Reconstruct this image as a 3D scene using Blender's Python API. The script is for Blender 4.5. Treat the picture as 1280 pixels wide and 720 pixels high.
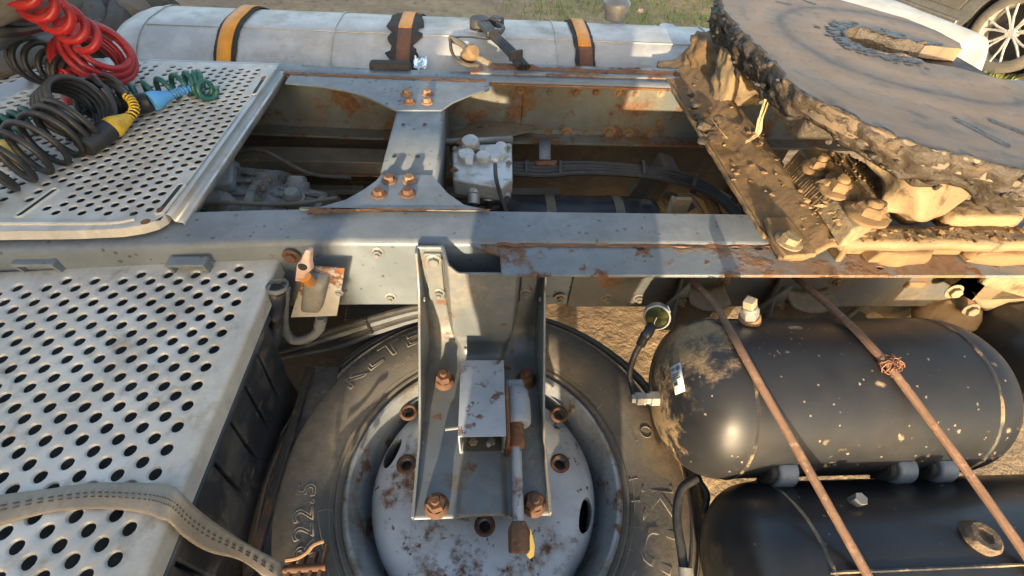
import bpy, bmesh, math, random
from mathutils import Vector, Matrix, noise
for o in list(bpy.data.objects): bpy.data.objects.remove(o, do_unlink=True)
random.seed(7)
S = bpy.context.scene
COL = S.collection
R = math.radians
V = Vector

# ------------------------------------------------------------------ camera
FPX = 558.0                                  # focal length in pixels of a 1280 px wide picture
PITCH, YAW, ROLL = R(48.5), R(5.7), R(4.35)
CAM = V((0, 0, 1.60))
fw = V((math.sin(YAW)*math.cos(PITCH), math.cos(YAW)*math.cos(PITCH), -math.sin(PITCH)))
r0 = V((math.cos(YAW), -math.sin(YAW), 0)); u0 = r0.cross(fw)
RT = r0*math.cos(ROLL) + u0*math.sin(ROLL)
UP = u0*math.cos(ROLL) - r0*math.sin(ROLL)
cd = bpy.data.cameras.new('Camera'); cam = bpy.data.objects.new('Camera', cd); COL.objects.link(cam)
cd.sensor_width = 36; cd.lens = FPX/1280*36; cd.clip_start = 0.01; cd.clip_end = 500
M3 = Matrix((RT, UP, -fw)).transposed()
cam.matrix_world = Matrix.Translation(CAM) @ M3.to_4x4()
S.camera = cam
# ------------------------------------------------------------------ sky and sun
SUN_EL, SUN_TX = R(8.5), 0.14                # low sun behind the viewer, a little from the left
w = bpy.data.worlds.new('World'); S.world = w; w.use_nodes = True
nt = w.node_tree; bg = nt.nodes['Background']
sk = nt.nodes.new('ShaderNodeTexSky'); sk.sky_type = 'NISHITA'; sk.sun_disc = False
sk.sun_elevation = SUN_EL
sdir = V((-SUN_TX, -1, 0)).normalized()      # towards the sun, on the ground
sk.sun_rotation = math.atan2(sdir.x, sdir.y)
sk.air_density = 0.8; sk.dust_density = 3.2; sk.ozone_density = 0.3
nt.links.new(sk.outputs[0], bg.inputs[0]); bg.inputs[1].default_value = 0.15
sl = bpy.data.lights.new('sun', 'SUN'); so = bpy.data.objects.new('sun', sl); COL.objects.link(so)
sl.energy = 2.8; sl.angle = R(0.6); sl.color = (1.0, 0.80, 0.55)
tos = V((sdir.x*math.cos(SUN_EL), sdir.y*math.cos(SUN_EL), math.sin(SUN_EL)))
so.rotation_euler = tos.to_track_quat('Z', 'Y').to_euler()
S.view_settings.view_transform = 'Standard'; S.view_settings.look = 'None'
S.view_settings.gamma = 1; S.view_settings.use_curve_mapping = False
S.view_settings.exposure = 1.95

# ------------------------------------------------------------------ helpers
def ray(x, y): return fw + RT*((x-640)/FPX) + UP*((360-y)/FPX)
def P(x, y, z=None, X=None, Y=None):
    """the point of the place that stands behind a spot of the photograph, on a plane of known height, X or Y"""
    d = ray(x, y)
    if z is not None: t = (z-CAM.z)/d.z
    elif Y is not None: t = Y/d.y
    else: t = X/d.x
    return CAM + d*t
def sm(a, b, x):
    t = max(0, min(1, (x-a)/(b-a))); return t*t*(3-2*t)
def nz(p, s=1.0): return noise.noise(V(p)*s)
def nrm(v): return V(v).normalized()
def frame(ax):
    ax = nrm(ax); u = ax.orthogonal().normalized(); return u, ax.cross(u), ax
def catmull(pts, n=8):
    pts = [V(p) for p in pts]; out = []
    Q = [pts[0]*2-pts[1]] + pts + [pts[-1]*2-pts[-2]]
    for i in range(1, len(Q)-2):
        a, b, c, d = Q[i-1:i+3]
        for k in range(n):
            t = k/n
            out.append(0.5*((2*b)+(c-a)*t+(2*a-5*b+4*c-d)*t*t+(3*b-a-3*c+d)*t**3))
    out.append(pts[-1]); return out

class MB:
    def __init__(s): s.v = []; s.f = []
    def add(s, vs, fs):
        n = len(s.v); s.v += [V(v) for v in vs]; s.f += [tuple(i+n for i in f) for f in fs]; return s
    def box(s, c, d, rot=None, basis=None):
        c = V(c); d = V(d)/2; vs = []
        for k in range(8):
            p = V((d.x*(1 if k & 1 else -1), d.y*(1 if k & 2 else -1), d.z*(1 if k & 4 else -1)))
            if rot is not None: p = rot @ p
            if basis is not None: p = basis[0]*p.x + basis[1]*p.y + basis[2]*p.z
            vs.append(c+p)
        return s.add(vs, [(0,2,3,1),(4,5,7,6),(0,1,5,4),(2,6,7,3),(0,4,6,2),(1,3,7,5)])
    def loft(s, rings, closed=True, cap=True, loop=False):
        n = len(rings[0]); b = len(s.v)
        for r in rings: s.v += [V(p) for p in r]
        m = len(rings)
        for i in range(m if loop else m-1):
            i2 = (i+1) % m
            for j in range(n if closed else n-1):
                k = (j+1) % n
                s.f.append((b+i*n+j, b+i*n+k, b+i2*n+k, b+i2*n+j))
        if cap and not loop:
            s.f.append(tuple(b+j for j in reversed(range(n)))); s.f.append(tuple(b+(m-1)*n+j for j in range(n)))
        return s
    def tube(s, pts, r, n=8, cap=True, jit=0):
        pts = [V(p) for p in pts]
        t0 = nrm(pts[1]-pts[0]); u = t0.orthogonal().normalized(); rings = []
        for i, p in enumerate(pts):
            t = nrm(pts[min(i+1, len(pts)-1)]-pts[max(i-1, 0)])
            u = (u - t*u.dot(t)).normalized(); w_ = t.cross(u)
            rr = r(i/(len(pts)-1)) if callable(r) else r
            if jit: rr *= 1+jit*nz(p, 40)
            rings.append([p+(u*math.cos(a)+w_*math.sin(a))*rr for a in [2*math.pi*k/n for k in range(n)]])
        return s.loft(rings, True, cap)
    def cyl(s, a, b, r, n=16, r2=None): 
        return s.lathe([(0, 0), (r, 0), (r2 or r, (V(b)-V(a)).length), (0, (V(b)-V(a)).length)], a, V(b)-V(a), n)
    def lathe(s, prof, o, ax=(0,0,1), n=32, fr=None, fn=None):
        u, w_, a = fr or frame(ax); o = V(o); rings = []
        for k in range(n):
            t = 2*math.pi*k/n; c, q = math.cos(t), math.sin(t)
            ring = []
            for (r, h) in prof:
                p = o+(u*c+w_*q)*r+a*h
                ring.append(fn(p) if fn else p)
            rings.append(ring)
        b = len(s.v); m = len(prof)
        for r in rings: s.v += r
        for k in range(n):
            k2 = (k+1) % n
            for j in range(m-1): 
                s.f.append((b+k*m+j, b+k2*m+j, b+k2*m+j+1, b+k*m+j+1))
        return s
    def prism(s, poly, d, o=(0,0,0), bx=(1,0,0), by=(0,1,0), bz=(0,0,1)):
        """polygon (2D) extruded by d along bz"""
        o, bx, by, bz = V(o), V(bx), V(by), V(bz); n = len(poly)
        a = [o+bx*p[0]+by*p[1] for p in poly]
        s.add(a+[p+bz*d for p in a], [tuple(reversed(range(n))), tuple(range(n, 2*n))]+[(i, (i+1) % n, n+(i+1) % n, n+i) for i in range(n)])
        return s
    def grid(s, fn, nu, nv):
        b = len(s.v)
        for i in range(nu+1):
            for j in range(nv+1): s.v.append(V(fn(i/nu, j/nv)))
        for i in range(nu):
            for j in range(nv):
                a = b+i*(nv+1)+j; s.f.append((a, a+nv+1, a+nv+2, a+1))
        return s
    def ball(s, c, r, n=10, sc=(1,1,1), jit=0, js=10):
        c = V(c); prof = []
        b = len(s.v); vs = []
        for i in range(n+1):
            th = math.pi*i/n
            for k in range(2*n):
                ph = math.pi*k/n
                d = V((math.sin(th)*math.cos(ph), math.sin(th)*math.sin(ph), math.cos(th)))
                q = V((d.x*sc[0], d.y*sc[1], d.z*sc[2]))*r
                if jit: q *= 1+jit*nz(c+q, js)
                vs.append(c+q)
        fs = []
        for i in range(n):
            for k in range(2*n):
                k2 = (k+1) % (2*n); fs.append((i*2*n+k, (i+1)*2*n+k, (i+1)*2*n+k2, i*2*n+k2))
        return s.add(vs, fs)
    keep = False
    def mesh(s, name, smooth=True, ang=35):
        me = bpy.data.meshes.new(name); me.from_pydata([tuple(v) for v in s.v], [], s.f)
        bm = bmesh.new(); bm.from_mesh(me)
        bmesh.ops.remove_doubles(bm, verts=bm.verts, dist=1e-5)
        if not s.keep: bmesh.ops.recalc_face_normals(bm, faces=bm.faces)
        bm.to_mesh(me); bm.free()
        finish(me, smooth, ang); return me
    def build(s, name, mt, parent=None, smooth=True, ang=35, bevel=0, solid=0):
        return link(name, s.mesh(name, smooth, ang), mt, parent, bevel, solid)
def finish(me, smooth=True, ang=35):
    if smooth:
        me.shade_smooth(); me.set_sharp_from_angle(angle=R(ang))
def link(name, me, mt, parent=None, bevel=0, solid=0):
    o = bpy.data.objects.new(name, me); COL.objects.link(o)
    if mt is not None:
        if len(me.materials) == 0: me.materials.append(mt)
    setp(o, parent)
    if solid:
        m = o.modifiers.new('thickness', 'SOLIDIFY'); m.thickness = solid; m.offset = -1
    if bevel:
        m = o.modifiers.new('bevel', 'BEVEL'); m.width = bevel; m.segments = 2; m.limit_method = 'ANGLE'; m.angle_limit = R(40)
        m.harden_normals = False
    return o
def setp(o, parent):
    if parent is not None:
        o.parent = parent
        if parent.type == 'EMPTY': o.matrix_parent_inverse = Matrix.Translation(-parent.location)
def thing(name, label, cat, loc, group=None):
    o = bpy.data.objects.new(name, None); COL.objects.link(o); o.location = loc; o.empty_display_size = .05
    return tag(o, label, cat, group)
def tag(o, label, cat, group=None, kind=None):
    o['label'] = label; o['category'] = cat
    if group: o['group'] = group
    if kind: o['kind'] = kind
    return o
def sheet(name, outline, holes, t, mt, parent, o=(0,0,0), bx=(1,0,0), by=(0,1,0), bz=(0,0,1), bevel=0, zf=None):
    """flat plate with an outline and round holes cut through, thickness t along bz"""
    o, bx, by, bz = V(o), V(bx), V(by), V(bz)
    bm = bmesh.new()
    def loop(pts):
        vs = [bm.verts.new(o+bx*p[0]+by*p[1]) for p in pts]
        for i in range(len(vs)): bm.edges.new((vs[i], vs[(i+1) % len(vs)]))
    loop(outline)
    for h in holes: loop(h)
    bmesh.ops.triangle_fill(bm, edges=bm.edges[:], use_beauty=True, normal=bz)
    g = bmesh.ops.extrude_face_region(bm, geom=bm.faces[:])
    for e in g['geom']:
        if isinstance(e, bmesh.types.BMVert): e.co += bz*t
    if zf:
        for v_ in bm.verts: v_.co = zf(v_.co)
    bmesh.ops.recalc_face_normals(bm, faces=bm.faces)
    me = bpy.data.meshes.new(name); bm.to_mesh(me); bm.free(); finish(me, True, 30)
    return link(name, me, mt, parent, bevel)
def circ(c, r, n=14, ry=None, a=0):
    ry = ry or r; out = []
    for k in range(n):
        t = 2*math.pi*k/n; x, y = r*math.cos(t), ry*math.sin(t)
        out.append((c[0]+x*math.cos(a)-y*math.sin(a), c[1]+x*math.sin(a)+y*math.cos(a)))
    return out
def cut(ob, mb):
    c = mb.build('cutter', None); m = ob.modifiers.new('cut', 'BOOLEAN'); m.operation = 'DIFFERENCE'; m.object = c; m.solver = 'EXACT'
    dg = bpy.context.evaluated_depsgraph_get(); me = bpy.data.meshes.new_from_object(ob.evaluated_get(dg))
    ob.modifiers.clear(); ob.data = me; finish(me, True, 35)
    bpy.data.objects.remove(c, do_unlink=True)
def coil(path, Rr, turns, r, n=8, per=14, mb=None, ph=0, sq=1.0):
    """a helical hose wound round a path"""
    path = catmull(path, 12); N = int(turns*per); L = len(path)-1
    t0 = nrm(path[1]-path[0]); u = V((0,0,1)); pts = []
    for i in range(N+1):
        f = i/N*L; k = min(int(f), L-1); p = path[k].lerp(path[k+1], f-k)
        t = nrm(path[min(k+1, L)]-path[max(k-1, 0)])
        uu = (u-t*u.dot(t)).normalized(); w_ = t.cross(uu)
        rr = Rr(i/N) if callable(Rr) else Rr
        a = ph+2*math.pi*turns*i/N
        pts.append(p+uu*math.cos(a)*rr*sq+w_*math.sin(a)*rr)
    return (mb or MB()).tube(pts, r, n)

# ------------------------------------------------------------------ materials
MATS = {}
def mat(name, base, rough=.5, metal=0.0, layers=(), bump=(), spec=.5, rvar=.12, coat=0):
    m = bpy.data.materials.new(name); m.use_nodes = True; t = m.node_tree; N = t.nodes; Lk = t.links
    bs = N['Principled BSDF']; geo = N.new('ShaderNodeNewGeometry'); pos = geo.outputs['Position']
    bs.inputs['Metallic'].default_value = metal; bs.inputs['Roughness'].default_value = rough
    bs.inputs['Specular IOR Level'].default_value = spec
    if coat: bs.inputs['Coat Weight'].default_value = coat; bs.inputs['Coat Roughness'].default_value = .08
    def nzn(scale, detail=6, rg=.6, stretch=None, off=0):
        n = N.new('ShaderNodeTexNoise'); n.inputs['Scale'].default_value = scale
        n.inputs['Detail'].default_value = detail; n.inputs['Roughness'].default_value = rg
        mp = N.new('ShaderNodeMapping'); mp.inputs['Location'].default_value = (off, off*1.7, off*.6)
        if stretch: mp.inputs['Scale'].default_value = stretch
        Lk.new(pos, mp.inputs[0]); Lk.new(mp.outputs[0], n.inputs['Vector']); return n.outputs[0]
    def ramp(src, lo, hi):
        r_ = N.new('ShaderNodeMapRange'); r_.inputs[1].default_value = lo; r_.inputs[2].default_value = hi
        r_.interpolation_type = 'SMOOTHSTEP'; Lk.new(src, r_.inputs[0]); return r_.outputs[0]
    def mixc(f, a, b):
        x = N.new('ShaderNodeMix'); x.data_type = 'RGBA'
        if isinstance(f, float): x.inputs[0].default_value = f
        else: Lk.new(f, x.inputs[0])
        for i, c in ((6, a), (7, b)):
            if isinstance(c, tuple): x.inputs[i].default_value = (*c[:3], 1)
            else: Lk.new(c, x.inputs[i])
        return x.outputs[2]
    def mul(a, b):
        x = N.new('ShaderNodeMath'); x.operation = 'MULTIPLY'
        for i, c in ((0, a), (1, b)):
            if isinstance(c, (int, float)): x.inputs[i].default_value = c
            else: Lk.new(c, x.inputs[i])
        return x.outputs[0]
    col = mixc(ramp(nzn(9, 5), .35, .65), tuple(c*.86 for c in base), tuple(min(1, c*1.12) for c in base))
    rsock = ramp(nzn(23, 5, .6, None, 3), .2, .8)
    rr = N.new('ShaderNodeMapRange'); Lk.new(rsock, rr.inputs[0]); rr.inputs[3].default_value = max(.02, rough-rvar); rr.inputs[4].default_value = min(1, rough+rvar)
    rg = rr.outputs[0]; mt_ = None
    hmask = None
    for L_ in layers:
        kind = L_.get('k', 'n'); sc = L_.get('s', 8); lo, hi = L_.get('t', (.55, .65)); off = L_.get('o', 0)
        if kind == 'n': msk = ramp(nzn(sc, L_.get('d', 8), L_.get('r', .65), L_.get('st'), off), lo, hi)
        elif kind == 'v':      # specks
            vo = N.new('ShaderNodeTexVoronoi'); vo.inputs['Scale'].default_value = sc; vo.inputs['Randomness'].default_value = 1
            mp = N.new('ShaderNodeMapping'); mp.inputs['Location'].default_value = (off, off, off)
            dn = N.new('ShaderNodeTexNoise'); dn.inputs['Scale'].default_value = sc*1.3
            ad = N.new('ShaderNodeVectorMath'); ad.operation = 'MULTIPLY_ADD'; ad.inputs[1].default_value = (.6/sc,)*3
            Lk.new(pos, dn.inputs['Vector']); Lk.new(dn.outputs[1], ad.inputs[0]); Lk.new(pos, mp.inputs[0]); Lk.new(mp.outputs[0], ad.inputs[2])
            Lk.new(ad.outputs[0], vo.inputs['Vector'])
            msk = ramp(vo.outputs[0], hi, lo)
            cr = N.new('ShaderNodeSeparateColor'); Lk.new(vo.outputs[1], cr.inputs[0]); msk = mul(msk, ramp(cr.outputs[0], L_.get('p', .5), L_.get('p', .5)+.1))
        elif kind == 'up':     # dust that settles on faces turned up
            sx = N.new('ShaderNodeSeparateXYZ'); Lk.new(geo.outputs['Normal'], sx.inputs[0])
            msk = mul(ramp(sx.outputs[2], lo, hi), ramp(nzn(sc, 7, .65, None, off), .3, .62))
        elif kind == 'sph':    # a stain with a centre and a radius
            vm = N.new('ShaderNodeVectorMath'); vm.operation = 'DISTANCE'; vm.inputs[1].default_value = L_['c']; Lk.new(pos, vm.inputs[0])
            ad = N.new('ShaderNodeMath'); ad.operation = 'MULTIPLY_ADD'; ad.inputs[1].default_value = L_.get('w', .2); Lk.new(nzn(sc, 8, .65, None, off), ad.inputs[0]); Lk.new(vm.outputs[1], ad.inputs[2])
            msk = ramp(ad.outputs[0], hi, lo)
        if L_.get('x'): # broken up by a second noise
            msk = mul(msk, ramp(nzn(L_['x'], 8, .7, None, off+5), .42, .58))
        a = L_.get('a', 1.0)
        if a != 1.0: msk = mul(msk, a)
        c2 = L_['c2'] if 'c2' in L_ else tuple(c*.6 for c in L_['col'])
        lc = mixc(ramp(nzn(sc*4+20, 6, .7, None, off+9), .35, .65), L_['col'], c2)
        col = mixc(msk, col, lc)
        xr = N.new('ShaderNodeMix'); Lk.new(msk, xr.inputs[0]); Lk.new(rg, xr.inputs[2]); xr.inputs[3].default_value = L_.get('rough', .9); rg = xr.outputs[0]
        if metal:
            xm = N.new('ShaderNodeMix'); Lk.new(msk, xm.inputs[0])
            if mt_ is None: xm.inputs[2].default_value = metal
            else: Lk.new(mt_, xm.inputs[2])
            xm.inputs[3].default_value = L_.get('metal', 0.0); mt_ = xm.outputs[0]
        if L_.get('h'):
            hh = mul(msk, L_['h'])
            if hmask is None: hmask = hh
            else:
                ad = N.new('ShaderNodeMath'); ad.operation = 'ADD'; Lk.new(hmask, ad.inputs[0]); Lk.new(hh, ad.inputs[1]); hmask = ad.outputs[0]
    Lk.new(col, bs.inputs['Base Color']); Lk.new(rg, bs.inputs['Roughness'])
    if mt_ is not None: Lk.new(mt_, bs.inputs['Metallic'])
    prev = None
    hs = []
    for (sc, st, di) in bump: hs.append((nzn(sc, 8, .62, None, 2), st, di))
    if hmask is not None: hs.append((hmask, 1.0, .004))
    for (sock, st, di) in hs:
        b = N.new('ShaderNodeBump'); b.inputs['Strength'].default_value = st; b.inputs['Distance'].default_value = di
        Lk.new(sock, b.inputs['Height'])
        if prev is not None: Lk.new(prev, b.inputs['Normal'])
        prev = b.outputs[0]
    if prev is not None: Lk.new(prev, bs.inputs['Normal'])
    MATS[name] = m; return m
RUST = (.21, .075, .025); RUST2 = (.10, .04, .018); SAND = (.40, .27, .14)
chassis = mat('chassis_paint', (.150, .174, .190), .40, .0, [
    dict(s=3.5, t=(.60, .74), col=(.16, .15, .12), rough=.85, a=.55, o=4),
    dict(s=14, t=(.645, .70), col=RUST, c2=RUST2, o=1, h=.3, x=30),
    dict(k='v', s=55, t=(.16, .3), p=.72, col=(.055, .06, .065), a=.8, o=3),
    dict(k='up', s=6, t=(.5, .9), col=(.25, .26, .27), a=.35, rough=.8)], [(60, .12, .002)], rvar=.15)
chassis_rust = mat('chassis_paint_rusted', (.165, .185, .195), .48, .0, [
    dict(s=7, t=(.49, .58), col=(.22, .11, .05), c2=(.13, .055, .028), o=2, h=.5, x=16),
    dict(s=22, t=(.57, .64), col=RUST, c2=RUST2, o=7, h=.4),
    dict(s=5, t=(.56, .68), col=SAND, a=.4, o=11),
    dict(k='sph', c=(1.15, .64, .95), w=.5, s=11, t=(.70, .95), col=(.24, .14, .065), c2=(.17, .085, .04), a=.9, x=7, o=3)], [(70, .2, .003)], rvar=.15)
rust = mat('rusted_steel', (.19, .085, .035), .85, 0, [
    dict(s=12, t=(.5, .6), col=(.28, .15, .065), c2=(.12, .05, .022), o=2),
    dict(s=40, t=(.58, .66), col=(.06, .03, .02), o=4)], [(90, .5, .003), (25, .3, .004)])
rust_bolt = mat('rusted_bolt', (.165, .085, .047), .8, 0, [
    dict(s=30, t=(.5, .6), col=(.26, .155, .085), c2=(.12, .055, .03), o=2)], [(160, .5, .002)])
rust_bolt_dk = mat('rusted_bolt_dark', (.12, .062, .036), .85, 0, [dict(s=30, t=(.5, .6), col=(.19, .10, .055), c2=(.07, .035, .02), o=5)], [(160, .6, .002)])
rust_bolt_lt = mat('rusted_bolt_dusty', (.25, .15, .085), .85, 0, [dict(s=30, t=(.5, .6), col=(.30, .20, .12), c2=(.15, .075, .04), o=8)], [(160, .6, .002)])
zinc = mat('dull_zinc', (.24, .24, .225), .5, .3, [
    dict(s=30, t=(.52, .66), col=(.22, .20, .17), a=.8, rough=.7)], [(120, .2, .001)])
web_dirt = mat('chassis_web_dirty', (.135, .15, .145), .55, 0, [
    dict(s=4, t=(.42, .60), col=(.17, .135, .08), c2=(.11, .085, .05), a=.8, o=1),
    dict(s=9, t=(.50, .60), col=(.19, .10, .05), c2=(.11, .06, .03), o=5, h=.3)], [(50, .25, .003)])
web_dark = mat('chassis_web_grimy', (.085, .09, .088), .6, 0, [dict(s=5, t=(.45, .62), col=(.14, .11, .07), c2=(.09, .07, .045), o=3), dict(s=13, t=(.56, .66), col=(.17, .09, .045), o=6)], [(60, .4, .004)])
bracket_m = mat('carrier_paint', (.165, .182, .185), .40, .15, [
    dict(s=5, t=(.45, .66), col=(.27, .24, .185), a=.65, rough=.7, o=3),
    dict(s=14, t=(.56, .68), col=(.22, .16, .10), a=.6, o=9),
    dict(s=20, t=(.60, .67), col=RUST, c2=RUST2, o=1, a=.8)], [(60, .12, .002)], rvar=.15)
light_blue = mat('pale_chipped_paint', (.33, .36, .385), .45, 0, [
    dict(s=24, t=(.535, .575), col=(.20, .10, .055), c2=(.11, .055, .03), o=3, h=-.3, x=9),
    dict(s=7, t=(.58, .72), col=(.34, .31, .26), a=.6, o=6)], [(70, .12, .002)])
wheel_m = mat('wheel_silver', (.50, .525, .54), .42, .15, [
    dict(s=5, t=(.50, .72), col=(.36, .33, .26), a=.6, rough=.75, o=3),
    dict(s=34, t=(.605, .655), col=(.13, .07, .04), c2=(.05, .03, .02), o=3, h=-.3),
    dict(s=6, t=(.51, .60), col=(.23, .115, .05), c2=(.12, .055, .03), o=8, h=.3, x=22)], [(60, .12, .002)])
rim_m = mat('wheel_rim_silver', (.32, .35, .37), .35, .35, [
    dict(s=7, t=(.42, .62), col=(.17, .14, .10), a=.9, rough=.75, o=3),
    dict(s=12, t=(.53, .62), col=(.16, .085, .04), c2=(.10, .05, .025), o=8, h=.3)], [(60, .12, .002)])
rubber = mat('tyre_rubber', (.095, .090, .080), .72, 0, [
    dict(s=3.5, t=(.40, .66), col=(.22, .185, .135), c2=(.145, .125, .095), a=.8, o=1),
    dict(s=16, t=(.52, .68), col=(.15, .125, .09), a=.5, o=6),
    dict(k='sph', c=(.62, .42, .55), w=.25, s=7, t=(.30, .42), col=(.34, .225, .11), c2=(.24, .155, .08), a=.9)], [(130, .35, .002)])
rubber_hi = mat('tyre_lettering', (.19, .17, .14), .7, 0, [dict(s=20, t=(.45, .65), col=(.17, .14, .10), a=.7)], [(120, .2, .002)])
alu = mat('galvanised_sheet', (.58, .555, .50), .48, .15, [
    dict(s=5, t=(.50, .66), col=(.44, .40, .33), a=.6, o=13, st=(1, .25, 1), rough=.6),
    dict(s=40, t=(.60, .68), col=(.70, .69, .66), a=.5, o=17, st=(.12, 1, 1), rough=.35, metal=.5),
    dict(s=6, t=(.42, .66), col=(.64, .60, .50), c2=(.52, .48, .40), a=.7, rough=.62, metal=.1, o=2),
    dict(s=12, t=(.54, .68), col=(.30, .245, .17), a=.6, o=4),
    dict(s=26, t=(.70, .735), col=(.24, .13, .06), o=9)], [(45, .12, .002)])
alu_edge = mat('galvanised_edge', (.42, .43, .43), .38, .5, [
    dict(s=9, t=(.50, .66), col=(.38, .34, .27), a=.6, rough=.7)], [(60, .15, .002)])
black_paint = mat('black_gloss_paint', (.015, .016, .018), .45, 0, [
    dict(s=4, t=(.45, .75), col=(.05, .045, .04), a=.5, rough=.5, o=3),
    dict(s=20, t=(.655, .69), col=(.34, .25, .15), a=.9, o=21),
    dict(k='v', s=95, t=(.08, .26), p=.82, col=(.36, .29, .20), a=.9, o=1),
    dict(k='v', s=30, t=(.06, .24), p=.80, col=(.42, .31, .18), a=.9, o=4),
    dict(k='sph', c=(.36, .50, .90), w=.34, s=26, t=(.21, .30), col=(.30, .21, .115), c2=(.22, .15, .08), a=.92, o=2, h=.5),
    dict(k='sph', c=(.33, .40, .75), w=.30, s=34, t=(.19, .26), col=(.36, .25, .13), c2=(.30, .2, .1), a=.9, o=6, h=.5)], [(35, .05, .002)], spec=.45, rvar=.07)
black_paint2 = mat('black_gloss_paint_clean', (.013, .014, .016), .33, 0, [
    dict(s=4, t=(.45, .75), col=(.045, .045, .045), a=.5, rough=.5, o=3),
    dict(k='v', s=70, t=(.08, .18), p=.88, col=(.30, .26, .2), a=.7, o=1),
    dict(s=10, t=(.60, .72), col=(.2, .15, .09), a=.45, o=7)], [(35, .05, .002)], spec=.6, rvar=.07)
seam_m = mat('dusty_weld', (.03, .03, .03), .45, 0, [dict(s=14, t=(.47, .58), col=(.36, .27, .16), a=.9, o=2)], [(120, .4, .002)])
black_plastic = mat('black_plastic', (.022, .023, .025), .45, 0, [dict(s=9, t=(.45, .7), col=(.10, .09, .075), a=.6, o=2)], [(80, .15, .002)])
box_black = mat('battery_box_black', (.026, .030, .037), .38, 0, [
    dict(s=7, t=(.44, .64), col=(.11, .105, .095), a=.7, o=2), dict(s=16, t=(.56, .68), col=(.22, .195, .15), a=.6, o=5)], [(50, .15, .002)])
box_rust = mat('rust_stained_black', (.03, .028, .027), .6, 0, [dict(s=9, t=(.50, .64), col=(.12, .07, .04), o=2), dict(s=22, t=(.6, .7), col=(.15, .11, .07), o=5)], [(60, .3, .003)])
hose_black = mat('hose_black', (.02, .021, .022), .42, 0, [dict(k='up', s=9, t=(.2, .9), col=(.12, .11, .095), a=.45, rough=.85), dict(s=20, t=(.5, .7), col=(.09, .085, .075), a=.5)], [], rvar=.1)
hose_grey = mat('hose_grey', (.14, .155, .165), .5, 0, [dict(s=20, t=(.5, .7), col=(.18, .16, .12), a=.5)])
hose_red = mat('hose_red', (.42, .018, .022), .40, 0, [dict(k='up', s=9, t=(.3, .9), col=(.40, .10, .085), a=.5, rough=.85), dict(s=16, t=(.55, .75), col=(.36, .05, .05), a=.6, rough=.6)], [], rvar=.1)
hose_green = mat('hose_green', (.02, .10, .085), .36, 0, [dict(s=16, t=(.5, .7), col=(.05, .11, .095), a=.6, rough=.6)])
blue_pl = mat('plug_blue', (.10, .36, .72), .45, 0, [dict(s=30, t=(.5, .7), col=(.16, .32, .50), a=.6)])
yellow_pl = mat('plug_yellow', (.72, .46, .03), .45, 0, [dict(s=30, t=(.5, .7), col=(.45, .28, .05), a=.6)])
pink_pl = mat('handle_pink', (.56, .40, .35), .5, 0, [dict(s=40, t=(.52, .68), col=(.45, .20, .13), a=.45), dict(s=18, t=(.6, .7), col=(.62, .45, .38), a=.6)], [(90, .2, .001)])
orange_pl = mat('orange_plastic', (.62, .26, .05), .45)
cast = mat('aluminium_casting', (.50, .50, .48), .45, .5, [
    dict(s=24, t=(.5, .64), col=(.40, .37, .31), a=.8, rough=.75), dict(s=50, t=(.6, .7), col=(.2, .18, .14), a=.7)], [(80, .5, .003)])
cast_grey = mat('grey_casting', (.22, .225, .22), .55, .1, [dict(s=12, t=(.5, .65), col=(.26, .235, .19), a=.7)], [(70, .35, .003)])
tank_alu = mat('fuel_tank_silver', (.50, .49, .46), .42, .25, [
    dict(s=3, t=(.45, .7), col=(.46, .43, .37), a=.65, rough=.55, metal=.1, o=2, st=(1, 2, 2)),
    dict(s=7, t=(.52, .68), col=(.40, .36, .29), a=.45, o=4),
    dict(s=30, t=(.66, .72), col=(.25, .20, .14), a=.6, o=8)], [(9, .15, .005), (60, .06, .002)])
band_or = mat('band_orange', (.78, .30, .015), .45, 0, [dict(s=10, t=(.55, .7), col=(.62, .28, .05), a=.6), dict(s=22, t=(.66, .72), col=(.16, .07, .03))], [(40, .1, .002)])
band_ru = mat('band_rusty', (.17, .075, .04), .75, 0, [dict(s=14, t=(.5, .65), col=(.27, .13, .07), a=.8)], [(60, .3, .003)])
band_rub = mat('band_rubber', (.035, .033, .03), .85, 0, [dict(s=20, t=(.5, .7), col=(.10, .08, .06), a=.6)], [(60, .4, .004)])
mud = mat('caked_mud_steel', (.20, .125, .06), .92, 0, [
    dict(s=6, t=(.45, .62), col=(.27, .18, .09), c2=(.19, .12, .06), a=.9, o=2),
    dict(s=15, t=(.58, .66), col=(.10, .065, .04), c2=(.06, .04, .03), o=5, a=.8),
    dict(s=9, t=(.62, .70), col=(.23, .10, .035), o=8, a=.7)], [(120, .45, .003), (24, .4, .006)])
mud_yel = mat('dusty_yellow_casting', (.24, .175, .098), .8, 0, [
    dict(s=5, t=(.45, .62), col=(.31, .245, .15), c2=(.21, .155, .09), a=.9, o=2),
    dict(s=16, t=(.56, .66), col=(.11, .07, .04), o=5, a=.8)], [(90, .6, .004), (22, .5, .008)])
mud_dk = mat('dried_mud_dark', (.13, .095, .06), .95, 0, [dict(s=20, t=(.45, .62), col=(.20, .15, .10), c2=(.10, .07, .05), o=2)], [(90, .8, .006)])
grease = mat('dark_grease', (.060, .048, .036), .5, 0, [
    dict(s=10, t=(.50, .66), col=(.125, .09, .055), c2=(.075, .055, .035), rough=.8, o=2),
    dict(s=30, t=(.58, .68), col=(.03, .026, .024), rough=.25, o=5)], [(60, .8, .008), (160, .5, .003)])
grease_dk = mat('wet_black_grease', (.035, .034, .036), .28, 0, [dict(s=20, t=(.5, .65), col=(.10, .09, .075), rough=.4)], [(55, .9, .006)])
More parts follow.
